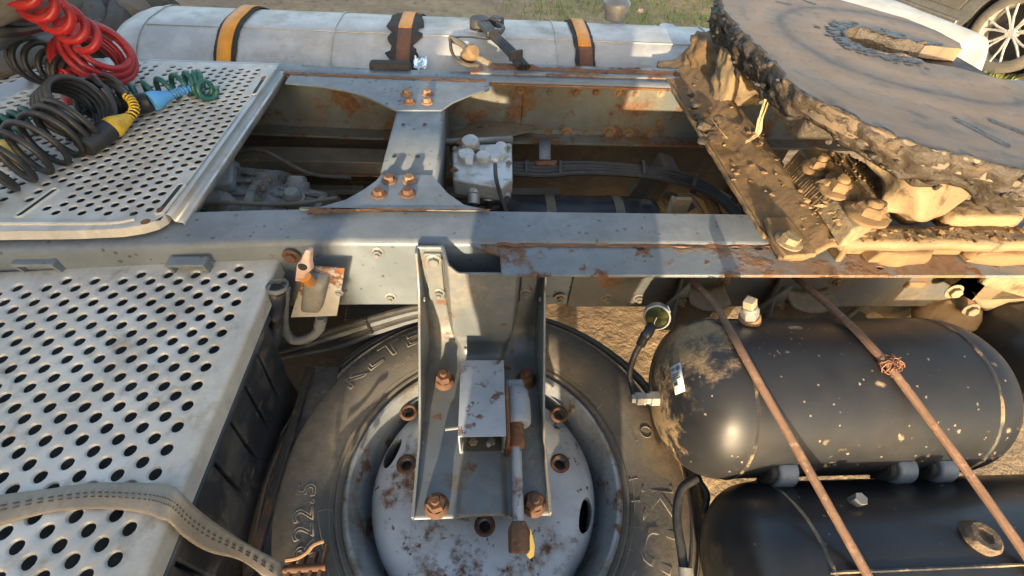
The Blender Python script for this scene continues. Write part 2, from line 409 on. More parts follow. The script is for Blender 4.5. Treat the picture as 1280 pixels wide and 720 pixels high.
dirt_dk = mat('oily_dirt_steel', (.075, .066, .053), .8, 0, [
    dict(s=7, t=(.45, .62), col=(.115, .095, .065), c2=(.08, .065, .045), o=2),
    dict(s=12, t=(.6, .7), col=(.16, .085, .04), o=6, a=.6)], [(60, .5, .006)])
dirt_mid = mat('dusty_underframe', (.16, .14, .105), .8, 0, [
    dict(s=7, t=(.45, .62), col=(.23, .19, .13), c2=(.16, .135, .09), o=2),
    dict(s=12, t=(.6, .7), col=(.17, .085, .04), o=6, a=.6)], [(60, .5, .006)])
strap_m = mat('strap_webbing', (.27, .235, .185), .9, 0, [
    dict(s=14, t=(.45, .65), col=(.36, .31, .24), a=.7, o=1), dict(s=9, t=(.62, .72), col=(.36, .20, .09), a=.6, o=5)], [(160, .4, .002)])
thread = mat('strap_stitching', (.07, .06, .05), .9)
brass = mat('dusty_brass', (.42, .34, .22), .5, .4, [dict(s=40, t=(.5, .65), col=(.36, .28, .18), rough=.9)])
glass_gr = mat('gauge_glass', (.010, .018, .008), .8, 0, [dict(s=25, t=(.5, .6), col=(.05, .045, .012), rough=.8), dict(s=18, t=(.55, .62), col=(.025, .06, .02), rough=.8, o=4)], spec=.1)
chrome = mat('worn_chrome', (.30, .29, .27), .38, .6, [dict(s=30, t=(.5, .65), col=(.3, .26, .2), rough=.7)])
white_lab = mat('white_label', (.62, .63, .62), .5, 0, [dict(s=40, t=(.55, .66), col=(.36, .30, .22), a=.6)])
ink = mat('label_ink', (.05, .055, .065), .6)
cream = mat('cream_mudguard', (.56, .54, .47), .5, 0, [dict(s=3, t=(.45, .7), col=(.50, .45, .34), a=.6)], [(20, .05, .003)])
car_paint = mat('car_grey_paint', (.12, .12, .112), .28, .3, [dict(s=4, t=(.5, .7), col=(.16, .15, .13), a=.5, rough=.5)], spec=.6)
car_dark = mat('car_dark_trim', (.02, .02, .02), .6)
car_glass = mat('car_glass', (.02, .025, .03), .05, 0, spec=.8)
alloy = mat('alloy_rim', (.62, .60, .56), .3, .6)
pipe_rust = mat('rusty_rod', (.15, .085, .055), .8, 0, [
    dict(s=26, t=(.48, .6), col=(.23, .14, .09), c2=(.13, .07, .04), o=2), dict(s=60, t=(.6, .68), col=(.33, .25, .16), o=4)], [(200, .5, .0015)])
clay = mat('person_clothes', (.08, .09, .12), .9)
skin_m = mat('person_skin', (.45, .27, .19), .6)
wood = mat('splinter_wood', (.45, .30, .14), .8, 0, [dict(s=30, t=(.5, .62), col=(.30, .18, .08))], [(60, .5, .003)])
shade_box_m = mat('shade_box_side', (.30, .31, .31), .5)
panel_grey = mat('cab_panel_grey', (.25, .24, .215), .6, 0, [dict(s=6, t=(.48, .66), col=(.19, .17, .13), a=.7)], [(40, .15, .002)])

# ------------------------------------------------------------------ ground
soil = mat('sandy_soil', (.40, .285, .16), .95, 0, [
    dict(s=1.3, t=(.42, .62), col=(.33, .235, .14), c2=(.26, .18, .11), o=2),
    dict(s=9, t=(.56, .66), col=(.22, .155, .095), o=5, a=.7)], [(14, .8, .03), (60, .6, .01)])
ax_ = [-60, -30, -15, -8] + [-5+.16*i for i in range(76)] + [9, 15, 30, 60]
ay_ = [-60, -30, -15, -8, -3, -1] + [-.4+.10*i for i in range(72)] + [8, 10, 15, 30, 60]
g = MB(); nyy = len(ay_)
for x in ax_:
    for y in ay_:
        zz = (.03*nz((x, y, 0), 1.7)+.022*nz((x, y, 3), 5)+.012*nz((x, y, 9), 11)) if abs(x) < 9 and -1.5 < y < 9 else 0
        g.v.append(V((x, y, zz)))
for i in range(len(ax_)-1):
    for j in range(nyy-1):
        a = i*nyy+j; g.f.append((a, a+nyy, a+nyy+1, a+1))
go = g.build('ground', soil); go['kind'] = 'structure'; go['label'] = 'sandy trampled soil under and beyond the truck'
grass_m = mat('grass_blades', (.15, .26, .05), .7, 0, [dict(s=2.5, t=(.45, .65), col=(.24, .29, .09), c2=(.16, .21, .06), a=.7)])
gb = MB()
for k in range(30000):
    x = random.uniform(-.2, 7.5); y = random.uniform(3.7, 8.6)
    dens = sm(.0, .9, x-.4*(y-5.2)+.4*nz((x, y, 1), 1.2)) * sm(-.22, .15, nz((x*1.3, y*1.6, 5)) + (.30 if x < 3 else .1))
    if x < 2.6 and y > 6.35+.25*nz((x, 0, 2), 2): dens *= .15
    if random.random() > dens: continue
    h = random.uniform(.03, .085); a = random.uniform(0, 6.28); l = random.uniform(0, .05)
    b = V((x, y, -.012+.03*nz((x, y, 0), 1.7))); sx = V((math.cos(a), math.sin(a), 0))*.006
    gb.add([b-sx, b+sx, b+V((math.cos(a+1.3)*l, math.sin(a+1.3)*l, h))], [(0, 1, 2)])
gro = gb.build('grass', grass_m, smooth=False); tag(gro, 'patchy green grass behind the silver fuel tank', 'grass', kind='stuff')

# ------------------------------------------------------------------ shared bolt shapes
def hexpts(r, ph=0): return [(r*math.cos(math.pi/3*k+ph), r*math.sin(math.pi/3*k+ph)) for k in range(6)]
def bolt_mesh(stud):
    b = MB()
    b.lathe([(0, 0), (1.5, 0), (1.5, .16), (1.32, .24), (0, .24)], (0,0,0), n=20, fr=(V((1,0,0)), V((0,1,0)), V((0,0,1))))
    b.loft([[V((x*k, y*k, z)) for x, y in hexpts(1)] for k, z in ((1, .24), (1, .88), (.9, 1.0))])
    if stud: b.lathe([(.55, .95), (.55, 1.5), (.5, 1.6), (0, 1.6)], (0,0,0), n=12, fr=(V((1,0,0)), V((0,1,0)), V((0,0,1))))
    return b.mesh('hex_bolt', True, 30)
BM = {}
def bolt(parent, p, ax, r, mt, h=1.0, stud=False, ang=None, name='bolt'):
    if mt is rust_bolt: mt = random.choice((rust_bolt, rust_bolt_dk, rust_bolt_lt))
    key = (stud, mt.name)
    if key not in BM:
        BM[key] = bolt_mesh(stud); BM[key].materials.append(mt)
    o = bpy.data.objects.new(name, BM[key]); COL.objects.link(o)
    u, w_, a = frame(ax); m = Matrix((u, w_, a)).transposed().to_4x4()
    o.matrix_world = Matrix.Translation(V(p)) @ m @ Matrix.Rotation(random.random()*6 if ang is None else ang, 4, 'Z') @ Matrix.Diagonal((r, r, r*h, 1))
    setp(o, parent); return o

# ================================================================== truck frame
frame_t = thing('truck_frame', 'grey blue steel ladder frame of a truck with rusty edges, seen from above', 'truck frame', (0, 1.1, .735))
ZT, ZB = .95, .735                           # top and bottom of the side rails
def near_off(x): return -.034*sm(-.28, -.95, x) if x < -.28 else 0
def near_off(x): return -.036*(1-sm(-1.0, -.30, x))
def far_off(x): return .02*(1-sm(-1.0, -.2, x))
xs = [-2.2+.05*i for i in range(96)]
def channel(webY, s, off, fl):
    """C profile: web at webY, flanges reaching in direction s"""
    t = .008; rr = .014; prof = []
    out = [(s*fl, ZT), ]
    for k in range(5):
        a = math.pi/2*k/4; out.append((s*(rr-rr*math.sin(a)), ZT-rr+rr*math.cos(a)))
    for k in range(5):
        a = math.pi/2*k/4; out.append((s*(rr-rr*math.cos(a)), ZB+rr-rr*math.sin(a)))
    out.append((s*fl, ZB))
    inn = [(s*fl, ZB+t), (s*(rr+t), ZB+t), (s*t, ZB+rr+t), (s*t, ZT-rr-t), (s*(rr+t), ZT-t), (s*fl, ZT-t)]
    return [[V((x, webY+p[0]+off(x), p[1])) for p in out+inn] for x in xs]
near_rail = MB().loft(channel(.70, 1, near_off, .105)).build('side_rail', chassis, frame_t)
near_rail['label'] = 'near side rail with clean grey blue web'
far_rail = MB().loft(channel(1.54, -1, far_off, .082)).build('side_rail', web_dirt, frame_t)
far_rail['label'] = 'far side rail seen from inside, stained with rust and dirt'
# rusty lip along the edge of the far top flange
fl = MB()
def lipf(u, v):
    x = -.75+u*1.75; y = 1.458+far_off(x)
    a = v*math.pi; jit = .0035*nz((x, 3, v), 30)+.003*nz((x, 1, 2), 9)
    return V((x, y-.004*math.sin(a)-abs(jit)*math.sin(a), ZT-.0035*(1-math.cos(a))+.0005+.0015*nz((x, 7, 0), 14)))
fl.grid(lipf, 350, 6); fl.build('rust_edge', rust, far_rail)
tf = MB()                                    # painted top of the far flange, cleaner than its web
tf.grid(lambda u, v: V((-.95+u*1.98, 1.462+v*.072+far_off(-.95+u*1.98), ZT+.0022)), 40, 2)
tf.build('top_flange_paint', chassis, far_rail, solid=.0015)
# inner doubler plate in the far rail, with its rows of bolts
dp = MB().box((.62, 1.528, .842), (.96, .006, .172)); db = dp.build('doubler_plate', web_dirt, frame_t, bevel=.002)
for (x, y, r, m) in [(685,165,.011,mud),(708,166,.016,rust_bolt),(733,165,.012,dirt_mid),(761,165,.017,mud),(785,167,.014,mud),(812,166,.014,mud),(745,170,.008,mud),
        (650,114,.010,mud),(687,115,.009,web_dirt),(720,115,.009,rust_bolt),(745,115,.009,rust_bolt),(773,116,.009,rust_bolt),(795,117,.009,mud_yel),(826,117,.009,mud_yel),(824,152,.012,mud)]:
    bolt(db, P(x, y, Y=1.524), (0, -1, 0), r, m)
for (x, y) in [(364,320),(472,315),(488,371),(148,331)]:
    if x > 400: bolt(near_rail, P(x, y, Y=.70), (0, -1, 0), .0095, zinc, stud=True)
    else: bolt(near_rail, P(x, y, Y=.69), (0, -1, 0), .012, rust_bolt)
for x in (663, 700, 758, 798): bolt(near_rail, P(x, 372, Y=.70 if x < 690 else .6912), (0, -1, 0), .0095, dirt_mid if x > 690 else zinc, stud=True)
for (x, y) in [(905, 352), (970, 372), (1045, 350)]: bolt(near_rail, P(x, y, Y=.6912), (0, -1, 0), .010, mud, stud=True)

# outward mounting angles on both rails (with bolt holes)
z0 = .944
pts = [P(x, y, z=z0) for x, y in ((578, 295.5), (625, 319), (627, 343.5))]
ol = [(p.x, p.y) for p in pts]
ol += [(2.3, pts[2].y+.005), (2.3, .711), (pts[0].x, .711)]
ol[0] = (ol[0][0], .7105)
ol.pop()
hl = []
for x, y, a, b in ((800,310,.009,.007),(918,309,.010,.005),(948,310,.010,.006),(1100,335,.008,.005)):
    p = P(x, y, z=z0); hl.append(circ((p.x, p.y), a, 12, b))
na = sheet('mounting_angle', ol, hl, -.008, chassis_rust, frame_t, o=(0, 0, z0), bevel=.0015)
na['label'] = 'near mounting angle with three bolt holes, rusty along its outer edge'
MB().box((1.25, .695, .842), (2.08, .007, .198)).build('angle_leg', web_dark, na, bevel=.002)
rl = MB()                                    # rust line where angle meets the rail
rl.grid(lambda u, v: V((.03+u*.78, .694+v*.010+.004*nz((u*30, v, 0), 1), z0+.0022+.004*max(0, nz((u*22, v*2, 3), 1)))), 160, 3)
rl.build('rust_line', rust, na)
zf = .958
pf = [P(x, y, z=zf) for x, y in ((588, 83.5), (616, 78.5), (822, 82), (828, 94), (588, 90.5))]
ol = [(p.x, p.y) for p in pf[:2]]+[(2.3, pf[2].y-.02), (2.3, pf[3].y), (pf[4].x, pf[4].y)]
hl = []
for x, y in ((723,83),(775,85.5),(797,85)):
    p = P(x, y, z=zf); hl.append(circ((p.x, p.y), .010, 10, .007))
fa = sheet('mounting_angle', ol, hl, -.008, chassis_rust, frame_t, o=(0, 0, zf), bevel=.0015)
fa['label'] = 'far mounting angle beside the fuel tank, rusty along its inner edge'
MB().grid(lambda u, v: V((.02+u*.70, 1.543+v*.028+.004*nz((u*30, v, 0), 1), zf+.001+.004*max(0, nz((u*22, v*2, 3), 1)))), 120, 4).build('rust_line', rust, fa)

# crossmember with flared gusset ends
cz = .953
cm = thing('crossmember', 'grey crossmember joining both rails, flared at each end and bolted with four rusty bolts', 'crossmember', (-.18, 1.1, .80))
L0, L1 = -.253, -.112
body = MB()
body.loft([[V((L0+.004*0, y, .80)), V((L0, y, cz-.010)), V((L0+.004, y, cz-.003)), V((L0+.011, y, cz)), V((L1-.011, y, cz)), V((L1-.004, y, cz-.003)), V((L1, y, cz-.010)), V((L1+.004, y, .80))] for y in (.86, 1.38)], cap=False, closed=False)
bo = body.build('beam', chassis, cm, solid=.006)
dk = MB()
for x, y in ((504,156),(531,156),(493,196),(522,196)):
    p = P(x, y, z=cz); dk.lathe([(0, .0012), (.0062, .0012), (.0075, .0008), (.009, .0012), (.0098, .0002)], p, n=14)
    MB().lathe([(0, .0016), (.0062, .0016)], p, n=14).build('bolt_hole', mat('hole_black%d' % x, (.008, .008, .008), 1) if False else car_dark, bo)
def flare(pxs, y_in, name, lab, yedge):
    ps = [P(x, y, z=cz+.003) for x, y in pxs]
    ol = [(p.x, p.y) for p in ps]+[(ps[-1].x, yedge), (ps[0].x, yedge)]
    o = sheet(name, ol, [], .006, chassis, cm, o=(0, 0, cz-.002), bevel=.0015); o['label'] = lab; return o
gn = flare([(374,261.5),(400,259),(432,250),(455,237),(470,226),(476,219),(540,219),(546,226),(560,242),(580,256),(612,263)], 0, 'gusset', 'near flared gusset with four rusty bolts', .803)
gf = flare([(356,104),(400,108),(430,113),(455,120),(475,129),(494,138),(552,138),(566,128),(590,118),(612,112)], 0, 'gusset', 'far flared gusset with four rusty bolts', 1.462)
for x, y in ((487,224.5),(512,224.5),(474,242),(510,241)): bolt(gn, P(x, y+1, z=cz+.004), (0,0,1), .0125, rust_bolt, h=1.1)
for x, y in ((508.5,116.5),(534.5,116.5),(512,127),(534,127)): bolt(gf, P(x, y+1, z=cz+.004), (0,0,1), .0125, rust_bolt, h=1.1)
MB().grid(lambda u, v: V((-.63+u*.64, 1.4465+.019*v+.006*nz((u*22, v*2, 0))*(1-v)+far_off(-.63+u*.64), cz+.0047+.0025*max(0, nz((u*40, v*3, 4))))), 160, 4).build('rust_band', rust, gf)
scuff = MB()                                 # rust blister along the near gusset edge
for x0, x1, y_, wd in ((386,450,263.2,.016),(450,616,262,.008)):
    a, b = P(x0, y_, z=cz+.0055), P(x1, y_, z=cz+.0055)
    scuff.grid(lambda u, v: a.lerp(b, u)+V((0, (v-.6)*wd*(1.4-u)*(1+.8*nz((u*12, 0, x0), 1)), .0006+.002*nz((u*30, v*3, 1), 1)*math.sin(v*3.14))), 60, 4)
scuff.build('rust_scab', rust, gn)
# lower members inside the frame
um = thing('inner_bracing', 'dusty brown longitudinal bracing deep between the rails', 'frame bracing', (-.3, 1.3, .5))
def bar(nm, a, b, hh, th, mt, par):
    a, b = V(a), V(b); d = nrm(b-a); up = V((0, 0, 1)); sd = d.cross(up).normalized(); up = sd.cross(d)
    return MB().box((a+b)/2, ((b-a).length, th, hh), basis=(d, sd, up)).build(nm, mt, par, bevel=.003)
bar('brace', (-1.4, 1.43, .668), (-.02, 1.43, .668), .05, .09, dirt_mid, um)['label'] = 'dusty upper brace with a rusty lower edge'
bar('brace', (-1.4, 1.385, .640), (-.02, 1.385, .640), .006, .02, rust, um)
bar('brace', (-1.4, 1.42, .52), (.3, 1.42, .52), .06, .06, dirt_mid, um)
bar('brace', (-1.4, 1.30, .44), (.3, 1.30, .44), .05, .10, dirt_dk, um)
for x in (-.46, -.38, -.30, -.22): MB().box((x, 1.385, .555), (.05, .05, .05), rot=Matrix.Rotation(x*3, 3, 'Z')).build('clamp', dirt_mid, um, bevel=.006)
for k in range(4): MB().tube(catmull([V((-1.3, 1.37-.03*k, .60-.02*k)), V((-.7, 1.36-.03*k, .58-.015*k)), V((-.3, 1.37-.03*k, .575-.02*k)), V((.2, 1.36-.02*k, .56))], 8), .011, 8).build('pipe', dirt_dk if k % 2 else dirt_mid, um)
MB().box((-.30, 1.02, .36), (.34, .16, .03), rot=Matrix.Rotation(.12, 3, 'X')).build('cover_plate', dirt_mid, um, bevel=.004)
MB().box((-.05, 1.585, .42), (2.6, .01, .62)).build('added_sun_blocker', dirt_dk, um)  # added dark wall that stops low sun and lit ground showing under the truck
tri = [P(x, y, z=.78) for x, y in ((556,172),(600,150),(668,157),(664,163),(600,178))]
sheet('brace', [(p.x, p.y) for p in tri], [circ((P(600,158,z=.78).x, P(600,158,z=.78).y), .012, 12, .009)], -.006, dirt_mid, um, o=(0, 0, .78), bevel=.001)['label'] = 'flat triangular bracket with one hole'
for k in range(5):
    a = P(330+6*k, 160+2*k, z=.62); b = P(395+4*k, 215+3*k, z=.5)
    MB().tube(catmull([a, a.lerp(b, .4)+V((.01*k, 0, .01)), b], 8), .010, 7).build('cable', dirt_dk, um)
floorp = MB().box((-.62, 1.12, .22), (1.30, .78, .02)).build('added_dark_floor', dirt_dk, um)  # added dark sheet hiding the ground so the bay between the rails looks dark

# gearbox end seen under the walkway sheet
dirt_gear = mat('dusty_gear_casting', (.24, .24, .225), .65, 0, [dict(s=10, t=(.48, .64), col=(.17, .15, .12), o=2), dict(s=30, t=(.57, .67), col=(.08, .07, .06), o=5, a=.7)], [(60, .8, .008)])
gx = thing('gearbox_housing', 'dusty grey ribbed gearbox casting beneath the upper walkway sheet', 'gearbox', (-.62, 1.0, .4))
GC = V((-.86, 1.08, .62)); ga = nrm((1, -.06, .02)); gu, gw = V((0,1,0)), V((0,0,1))
def gbf(p): return p+V((0, .004*nz(p, 16), .004*nz(p, 18)))
MB().lathe([(0,0),(.21,0),(.215,.04),(.205,.06),(.195,.16),(.19,.22),(.205,.225),(.205,.245),(.16,.25),(.14,.30),(.13,.38),(.142,.382),(.142,.40),(.09,.405),(.075,.44),(0,.44)], GC, ga, 72, fn=gbf).build('casing', dirt_gear, gx, ang=30)
def gp_(x, a, r_): return GC+ga*x+gu*(r_*math.cos(a))+gw*(r_*math.sin(a))
for k in range(14):
    a = R(-20+15*k)
    MB().tube([gp_(.05, a, .212), gp_(.14, a+.05, .203), gp_(.225, a, .198)], .0065, 6).build('rib', dirt_gear, gx)
    if k % 2: MB().tube([gp_(.06, a, .21), gp_(.14, a+.16, .203), gp_(.22, a+.27, .196)], .005, 6).build('rib', dirt_gear, gx)
    MB().tube([gp_(.245, a, .16), gp_(.31, a, .150), gp_(.385, a, .137)], .006, 6).build('rib', dirt_gear, gx)
    bolt(gx, gp_(.245, a+.09, .186), ga, .008, dirt_mid)
for (x, a, r_, h, w2) in ((.12, 75, .20, .05, .045), (.17, 115, .20, .06, .035), (.33, 95, .145, .05, .03), (.30, 55, .15, .04, .035)):
    c_ = gp_(x, R(a), r_); d_ = gu*math.cos(R(a))+gw*math.sin(R(a))
    MB().lathe([(0,-.02),(w2,-.02),(w2,h*.5),(w2*.8,h*.55),(w2*.8,h*.8),(w2*.6,h),(0,h)], c_, d_, 20).build('boss', dirt_gear, gx)
MB().box(gp_(.13, R(95), .225), (.11, .10, .035), rot=Matrix.Rotation(.3, 3, 'Z')).build('selector_cover', cast_grey, gx, bevel=.008)
for k in range(2): MB().tube(catmull([gp_(.10, R(50+70*k), .25), gp_(.20, R(52+66*k), .26), gp_(.33, R(50+60*k), .20), gp_(.46, R(50+50*k), .19)], 8), .006, 8).build('pipe', dirt_mid if k % 2 else dirt_dk, gx)
MB().lathe([(0,0),(.055,0),(.055,.02),(.04,.03),(.04,.5),(0,.5)], GC+ga*.44, ga, 24).build('drive_shaft', dirt_mid, gx)
MB().box((-1.45, 1.12, .84), (1.30, .60, .10)).build('added_dark_backing', dirt_dk, gx, bevel=.03)  # added dark box so the walkway holes look dark from above
# small bracket lugs on the rail web above the step
for (x0, x1, y0) in ((22, 78, 316), (218, 268, 308)):
    zt = .928; a = P(x0, y0+3, z=zt); b = P(x1, y0-1, z=zt)
    lug = thing('rail_lug', 'small grey stepped lug on the rail web, %s' % ('left of the other by the picture edge' if x0 < 100 else 'right above the perforated step'), 'bracket', (a.x, .66, .85), 'lugs on the near rail')
    wv = (b.x-a.x)
    MB().box(((a.x+b.x)/2, .664, zt-.004), (wv, .026, .008)).build('lip', chassis, lug, bevel=.002)
    for xx in (a.x+.004, b.x-.004): MB().prism([(0, 0), (.03, 0), (.03, -.09), (.022, -.09)], .006, (xx-.003, .652, zt-.008), (0,.8,0), (0,0,1), (1,0,0)).build('cheek', chassis, lug, bevel=.001)

# ================================================================== spare wheel
WC = V((.006, .335, 0)); 
sw = thing('spare_truck_tyre', 'spare truck wheel lying flat below the rail, dusty tyre on a silver steel rim', 'wheel', (WC.x, WC.y, .30))
tp = [(.300,.560),(.303,.574),(.312,.585),(.316,.586),(.318,.583),(.33,.594),(.35,.606),(.375,.613),(.42,.613),(.436,.606),(.438,.609),(.444,.607),(.446,.600),(.447,.597),(.455,.5945),(.456,.599),(.465,.5945),(.467,.588),(.482,.572),(.488,.566),(.492,.568),(.497,.555),(.502,.53),(.503,.37),(.497,.335),(.47,.31),(.42,.288),(.36,.29),(.32,.30),(.302,.32)]
ty = MB().lathe(tp, WC, n=160).build('tyre', rubber, sw, ang=25)
tr = MB()
for k in range(88):
    a = 2*math.pi*k/88; c = V((math.cos(a), math.sin(a), 0)); s_ = V((-math.sin(a), math.cos(a), 0))
    tr.box(WC+c*.499+V((0, 0, .515)), (.014, .024, .07), basis=(c, s_, V((0, 0, 1))))
tr.build('tread_block', rubber, ty, bevel=.002)['kind'] = 'stuff'
def arc_text(txt, r, th0, size, wide, par, mt, name='lettering', depth=.0022, zoff=0, out=False):
    """moulded text on the sidewall: reads clockwise, tops outwards"""
    cu = bpy.data.curves.new('txt', 'FONT'); cu.body = txt; cu.size = size; cu.extrude = depth; cu.resolution_u = 3
    if out: cu.fill_mode = 'NONE'; cu.extrude = 0; cu.bevel_depth = .0019; cu.bevel_resolution = 1
    cu.space_character = 1.08
    ob = bpy.data.objects.new('txt', cu); COL.objects.link(ob)
    me = bpy.data.meshes.new_from_object(ob); bpy.data.objects.remove(ob, do_unlink=True)
    me.name = name
    for v_ in me.vertices:
        u, vv, h = v_.co.x*wide, v_.co.y, v_.co.z
        th = th0-u/r; rr = r+vv
        zz = side_z(rr)+h+zoff
        v_.co = (WC.x+rr*math.cos(th), WC.y+rr*math.sin(th), zz)
    return link(name, me, mt, par)
def side_z(r):
    for (a, b), (c, d) in zip(tp, tp[1:]):
        if a <= r <= c: return b+(d-b)*(r-a)/(c-a)
    return .6
arc_text('KUMHO', .343, R(-3.5), .088, 1.3, ty, rubber_hi, out=True, zoff=-.0006)
arc_text('KUMHO', .343, R(-3.5), .088, 1.3, ty, rubber, depth=.0012)
arc_text('KLTER', .385, R(148), .062, 1.5, ty, rubber_hi, out=True, zoff=-.0006)
arc_text('295/80', .352, R(238), .052, 1.1, ty, rubber_hi, out=True, zoff=-.0006)
arc_text('R22.5', .352, R(204), .052, 1.1, ty, rubber_hi, out=True, zoff=-.0006)
arc_text('TUBELESS  RADIAL', .352, R(133), .013, 1.1, ty, rubber_hi, depth=.0005)
arc_text('ALL STEEL  REGROOVABLE', .352, R(38), .012, 1.1, ty, rubber_hi, depth=.0005)
# recess outline and wear marks
def arc_line(r, a0, a1, rad=.0014, nm='moulded_line', zo=.0005):
    pts = [V((WC.x+r*math.cos(R(a)), WC.y+r*math.sin(R(a)), side_z(r)+zo)) for a in [a0+(a1-a0)*k/30 for k in range(31)]]
    return MB().tube(pts, rad, 5).build(nm, rubber_hi, ty)
loopp = []
for r_, a in [(.320,190),(.338,190),(.343,193),(.343,214),(.338,217),(.323,217),(.318,214),(.318,193),(.320,190)]:
    loopp.append(V((WC.x+r_*math.cos(R(a)), WC.y+r_*math.sin(R(a)), side_z(r_)+.0006)))
MB().tube(catmull(loopp, 5), .0013, 5).build('moulded_line', rubber_hi, ty)
for a in (-2, -10, -19, -27, 30, 60): 
    c = V((math.cos(R(a)), math.sin(R(a)), 0)); MB().tube([WC+c*.320+V((0,0,.586)), WC+c*.336+V((0,0,.598))], .0012, 5).build('moulded_line', rubber_hi, ty)
cc = WC+V((math.cos(R(13)), math.sin(R(13)), 0))*.385; cc.z = .6135
MB().tube([cc+V((.013*math.cos(a), .013*math.sin(a), 0)) for a in [k*math.pi/10 for k in range(21)]], .0012, 5).build('moulded_line', rubber_hi, ty)

for rr_ in (.3255, .441, .4605): MB().tube([V((WC.x+rr_*math.cos(a), WC.y+rr_*math.sin(a), side_z(rr_)+.0003)) for a in [2*math.pi*k/120 for k in range(121)]], .0013, 5).build('moulded_line', rubber_hi, ty)
rp = [(.306,.552),(.3065,.570),(.303,.580),(.297,.584),(.291,.582),(.287,.575),(.284,.560),(.278,.548),(.274,.520),(.268,.490),(.262,.470),(.254,.462),(.250,.460),(.250,.440),(.29,.44),(.30,.50),(.306,.552)]
rim = MB().lathe(rp, WC, n=128).build('rim', rim_m, sw, ang=40)
dpf = [(.257,.458),(.257,.490),(.255,.512),(.250,.528),(.242,.539),(.230,.546),(.21,.550),(.18,.5515),(.10,.552),(.06,.552),(.052,.548),(.05,.538),(.06,.536),(.20,.534),(.225,.530),(.238,.520),(.245,.49),(.246,.458),(.257,.458)]
disc = MB().lathe(dpf, WC, n=128).build('disc', wheel_m, sw, ang=40)
cb = MB()
def vent(px, py, ln, wd):
    p = P(px, py, z=.52); d = (V((p.x, p.y, 0))-WC); a = math.atan2(d.y, d.x); rr = .232
    t = V((-math.sin(a), math.cos(a), 0)); c = V((math.cos(a), math.sin(a), 0))
    ring = [WC+c*(rr+wd*math.sin(q)-.10*(ln*math.cos(q))**2/.05)+t*(ln*math.cos(q)) for q in [2*math.pi*k/20 for k in range(20)]]
    cb.loft([[v_+V((0, 0, .44)) for v_ in ring], [v_+V((0, 0, .62)) for v_ in ring]])
for q in ((476, 565), (720, 645), (560, 708), (640, 455)): vent(q[0], q[1], .038, .0145)
holes = [P(x, y, z=.552) for x, y in ((508,580),(700,579),(511,515),(699,518),(606,657))]
for h in holes: cb.cyl(h-V((0,0,.06)), h+V((0,0,.06)), .0125, 16)
cut(disc, cb)
for h in holes: MB().lathe([(.0125,-.004),(.0128,.001),(.017,.0025),(.021,.001),(.023,-.001)], h+V((0,0,.0005)), n=24).build('bolt_seat', rust_bolt_dk, disc)
for h in holes: MB().lathe([(0,-.022),(.011,-.024),(.0122,-.016)], h, n=14).build('bolt_hole', dirt_dk, disc)
MB().lathe([(0, .40), (.252, .40), (.252, .45)], WC, n=48).build('inner_barrel', dirt_dk, sw)
# ================================================================== spare wheel carrier
sc = thing('spare_wheel_carrier', 'pressed grey steel bracket bolted to the rail, clamping the spare wheel with four rusty nuts', 'wheel carrier', (0, .45, .60))
def path(t):
    """(Y, z, outward normal) along the bracket from its top on the web to its outer end"""
    L1_, ra = .245, .085; L2_ = math.pi/2*ra; L3_ = .355; s_ = t*(L1_+L2_+L3_)
    if s_ < L1_: return .686, .955-s_, (-1, 0)
    if s_ < L1_+L2_:
        a = (s_-L1_)/ra; return .686-ra+ra*math.cos(a), .955-L1_-ra*math.sin(a), (-math.cos(a), math.sin(a))
    return .686-ra-(s_-L1_-L2_), .955-L1_-ra, (0, 1)
zpl = path(1)[1]
HW = .136
def bf(u, v):
    x = -HW+2*HW*v; y, z_, n_ = path(u)
    z_ = min(z_, .955-.027*sm(-.075, -.045, x))
    rw = .082-.030*sm(.3, .55, u)
    ribw = 1-sm(rw-.016, rw, abs(x))
    d = ribw*(.042*(1-sm(.36, .50, u))+.009+.006*sm(.36, .41, u)*(1-sm(.44, .52, u)))
    return V((x, y+n_[0]*d, z_+n_[1]*d))
MB().grid(bf, 100, 90).build('base_plate', bracket_m, sc, ang=60, solid=.006)
for s_ in (-1, 1):
    gp = [(.688,.953 if s_ < 0 else .926),(.662,.955 if s_ < 0 else .928),(.648,.90),(.630,.865),(.55,.785),(.44,.680),(.39,.648),(.246,.642),(.246,zpl-.004),(.60,zpl-.004),(.655,.635),(.688,.72)]
    gus = MB().prism(gp, .006*s_, (HW*s_-.003*s_, 0, 0), (0,1,0), (0,0,1), (1,0,0)).build('side_cheek', bracket_m, sc, bevel=.0018)
    bolt(gus, (s_*(HW-.004), .640, .835), (-s_, 0, 0), .006, zinc)
    bolt(gus, (s_*(HW-.004), .40, .632), (-s_, 0, 0), .004, zinc)
    st = MB().box((s_*.105, .676, .868 if s_ < 0 else .853), (.036, .008, .15 if s_ < 0 else .135)).build('strap_plate', bracket_m, sc, bevel=.002)
    st['label'] = 'flat strap holding two zinc bolts'
    bolt(st, (s_*.103, .672, .925 if s_ < 0 else .90), (0, -1, 0), .0115, zinc)
    bolt(st, (s_*.100, .672, .820), (0, -1, 0), .0095, zinc, stud=True)
for x, y in ((545,630),(668,628),(555,473),(658,472)):
    p = P(x, y, z=zpl+.02); p.z = zpl+.001
    n_ = MB()
    n_.lathe([(0,0),(.0245,0),(.0255,.004),(.0245,.010),(.020,.016),(.0185,.018)], p, n=28)
    n_.loft([[p+V((hx*k, hy*k, h)) for hx, hy in hexpts(.0185, .3)] for k, h in ((1,.014),(1,.034),(.88,.038))])
    n_.lathe([(.0085,.034),(.0085,.046),(.0075,.048),(0,.048)], p, n=16)
    n_.build('wheel_nut', rust_bolt_dk, sc, ang=28)
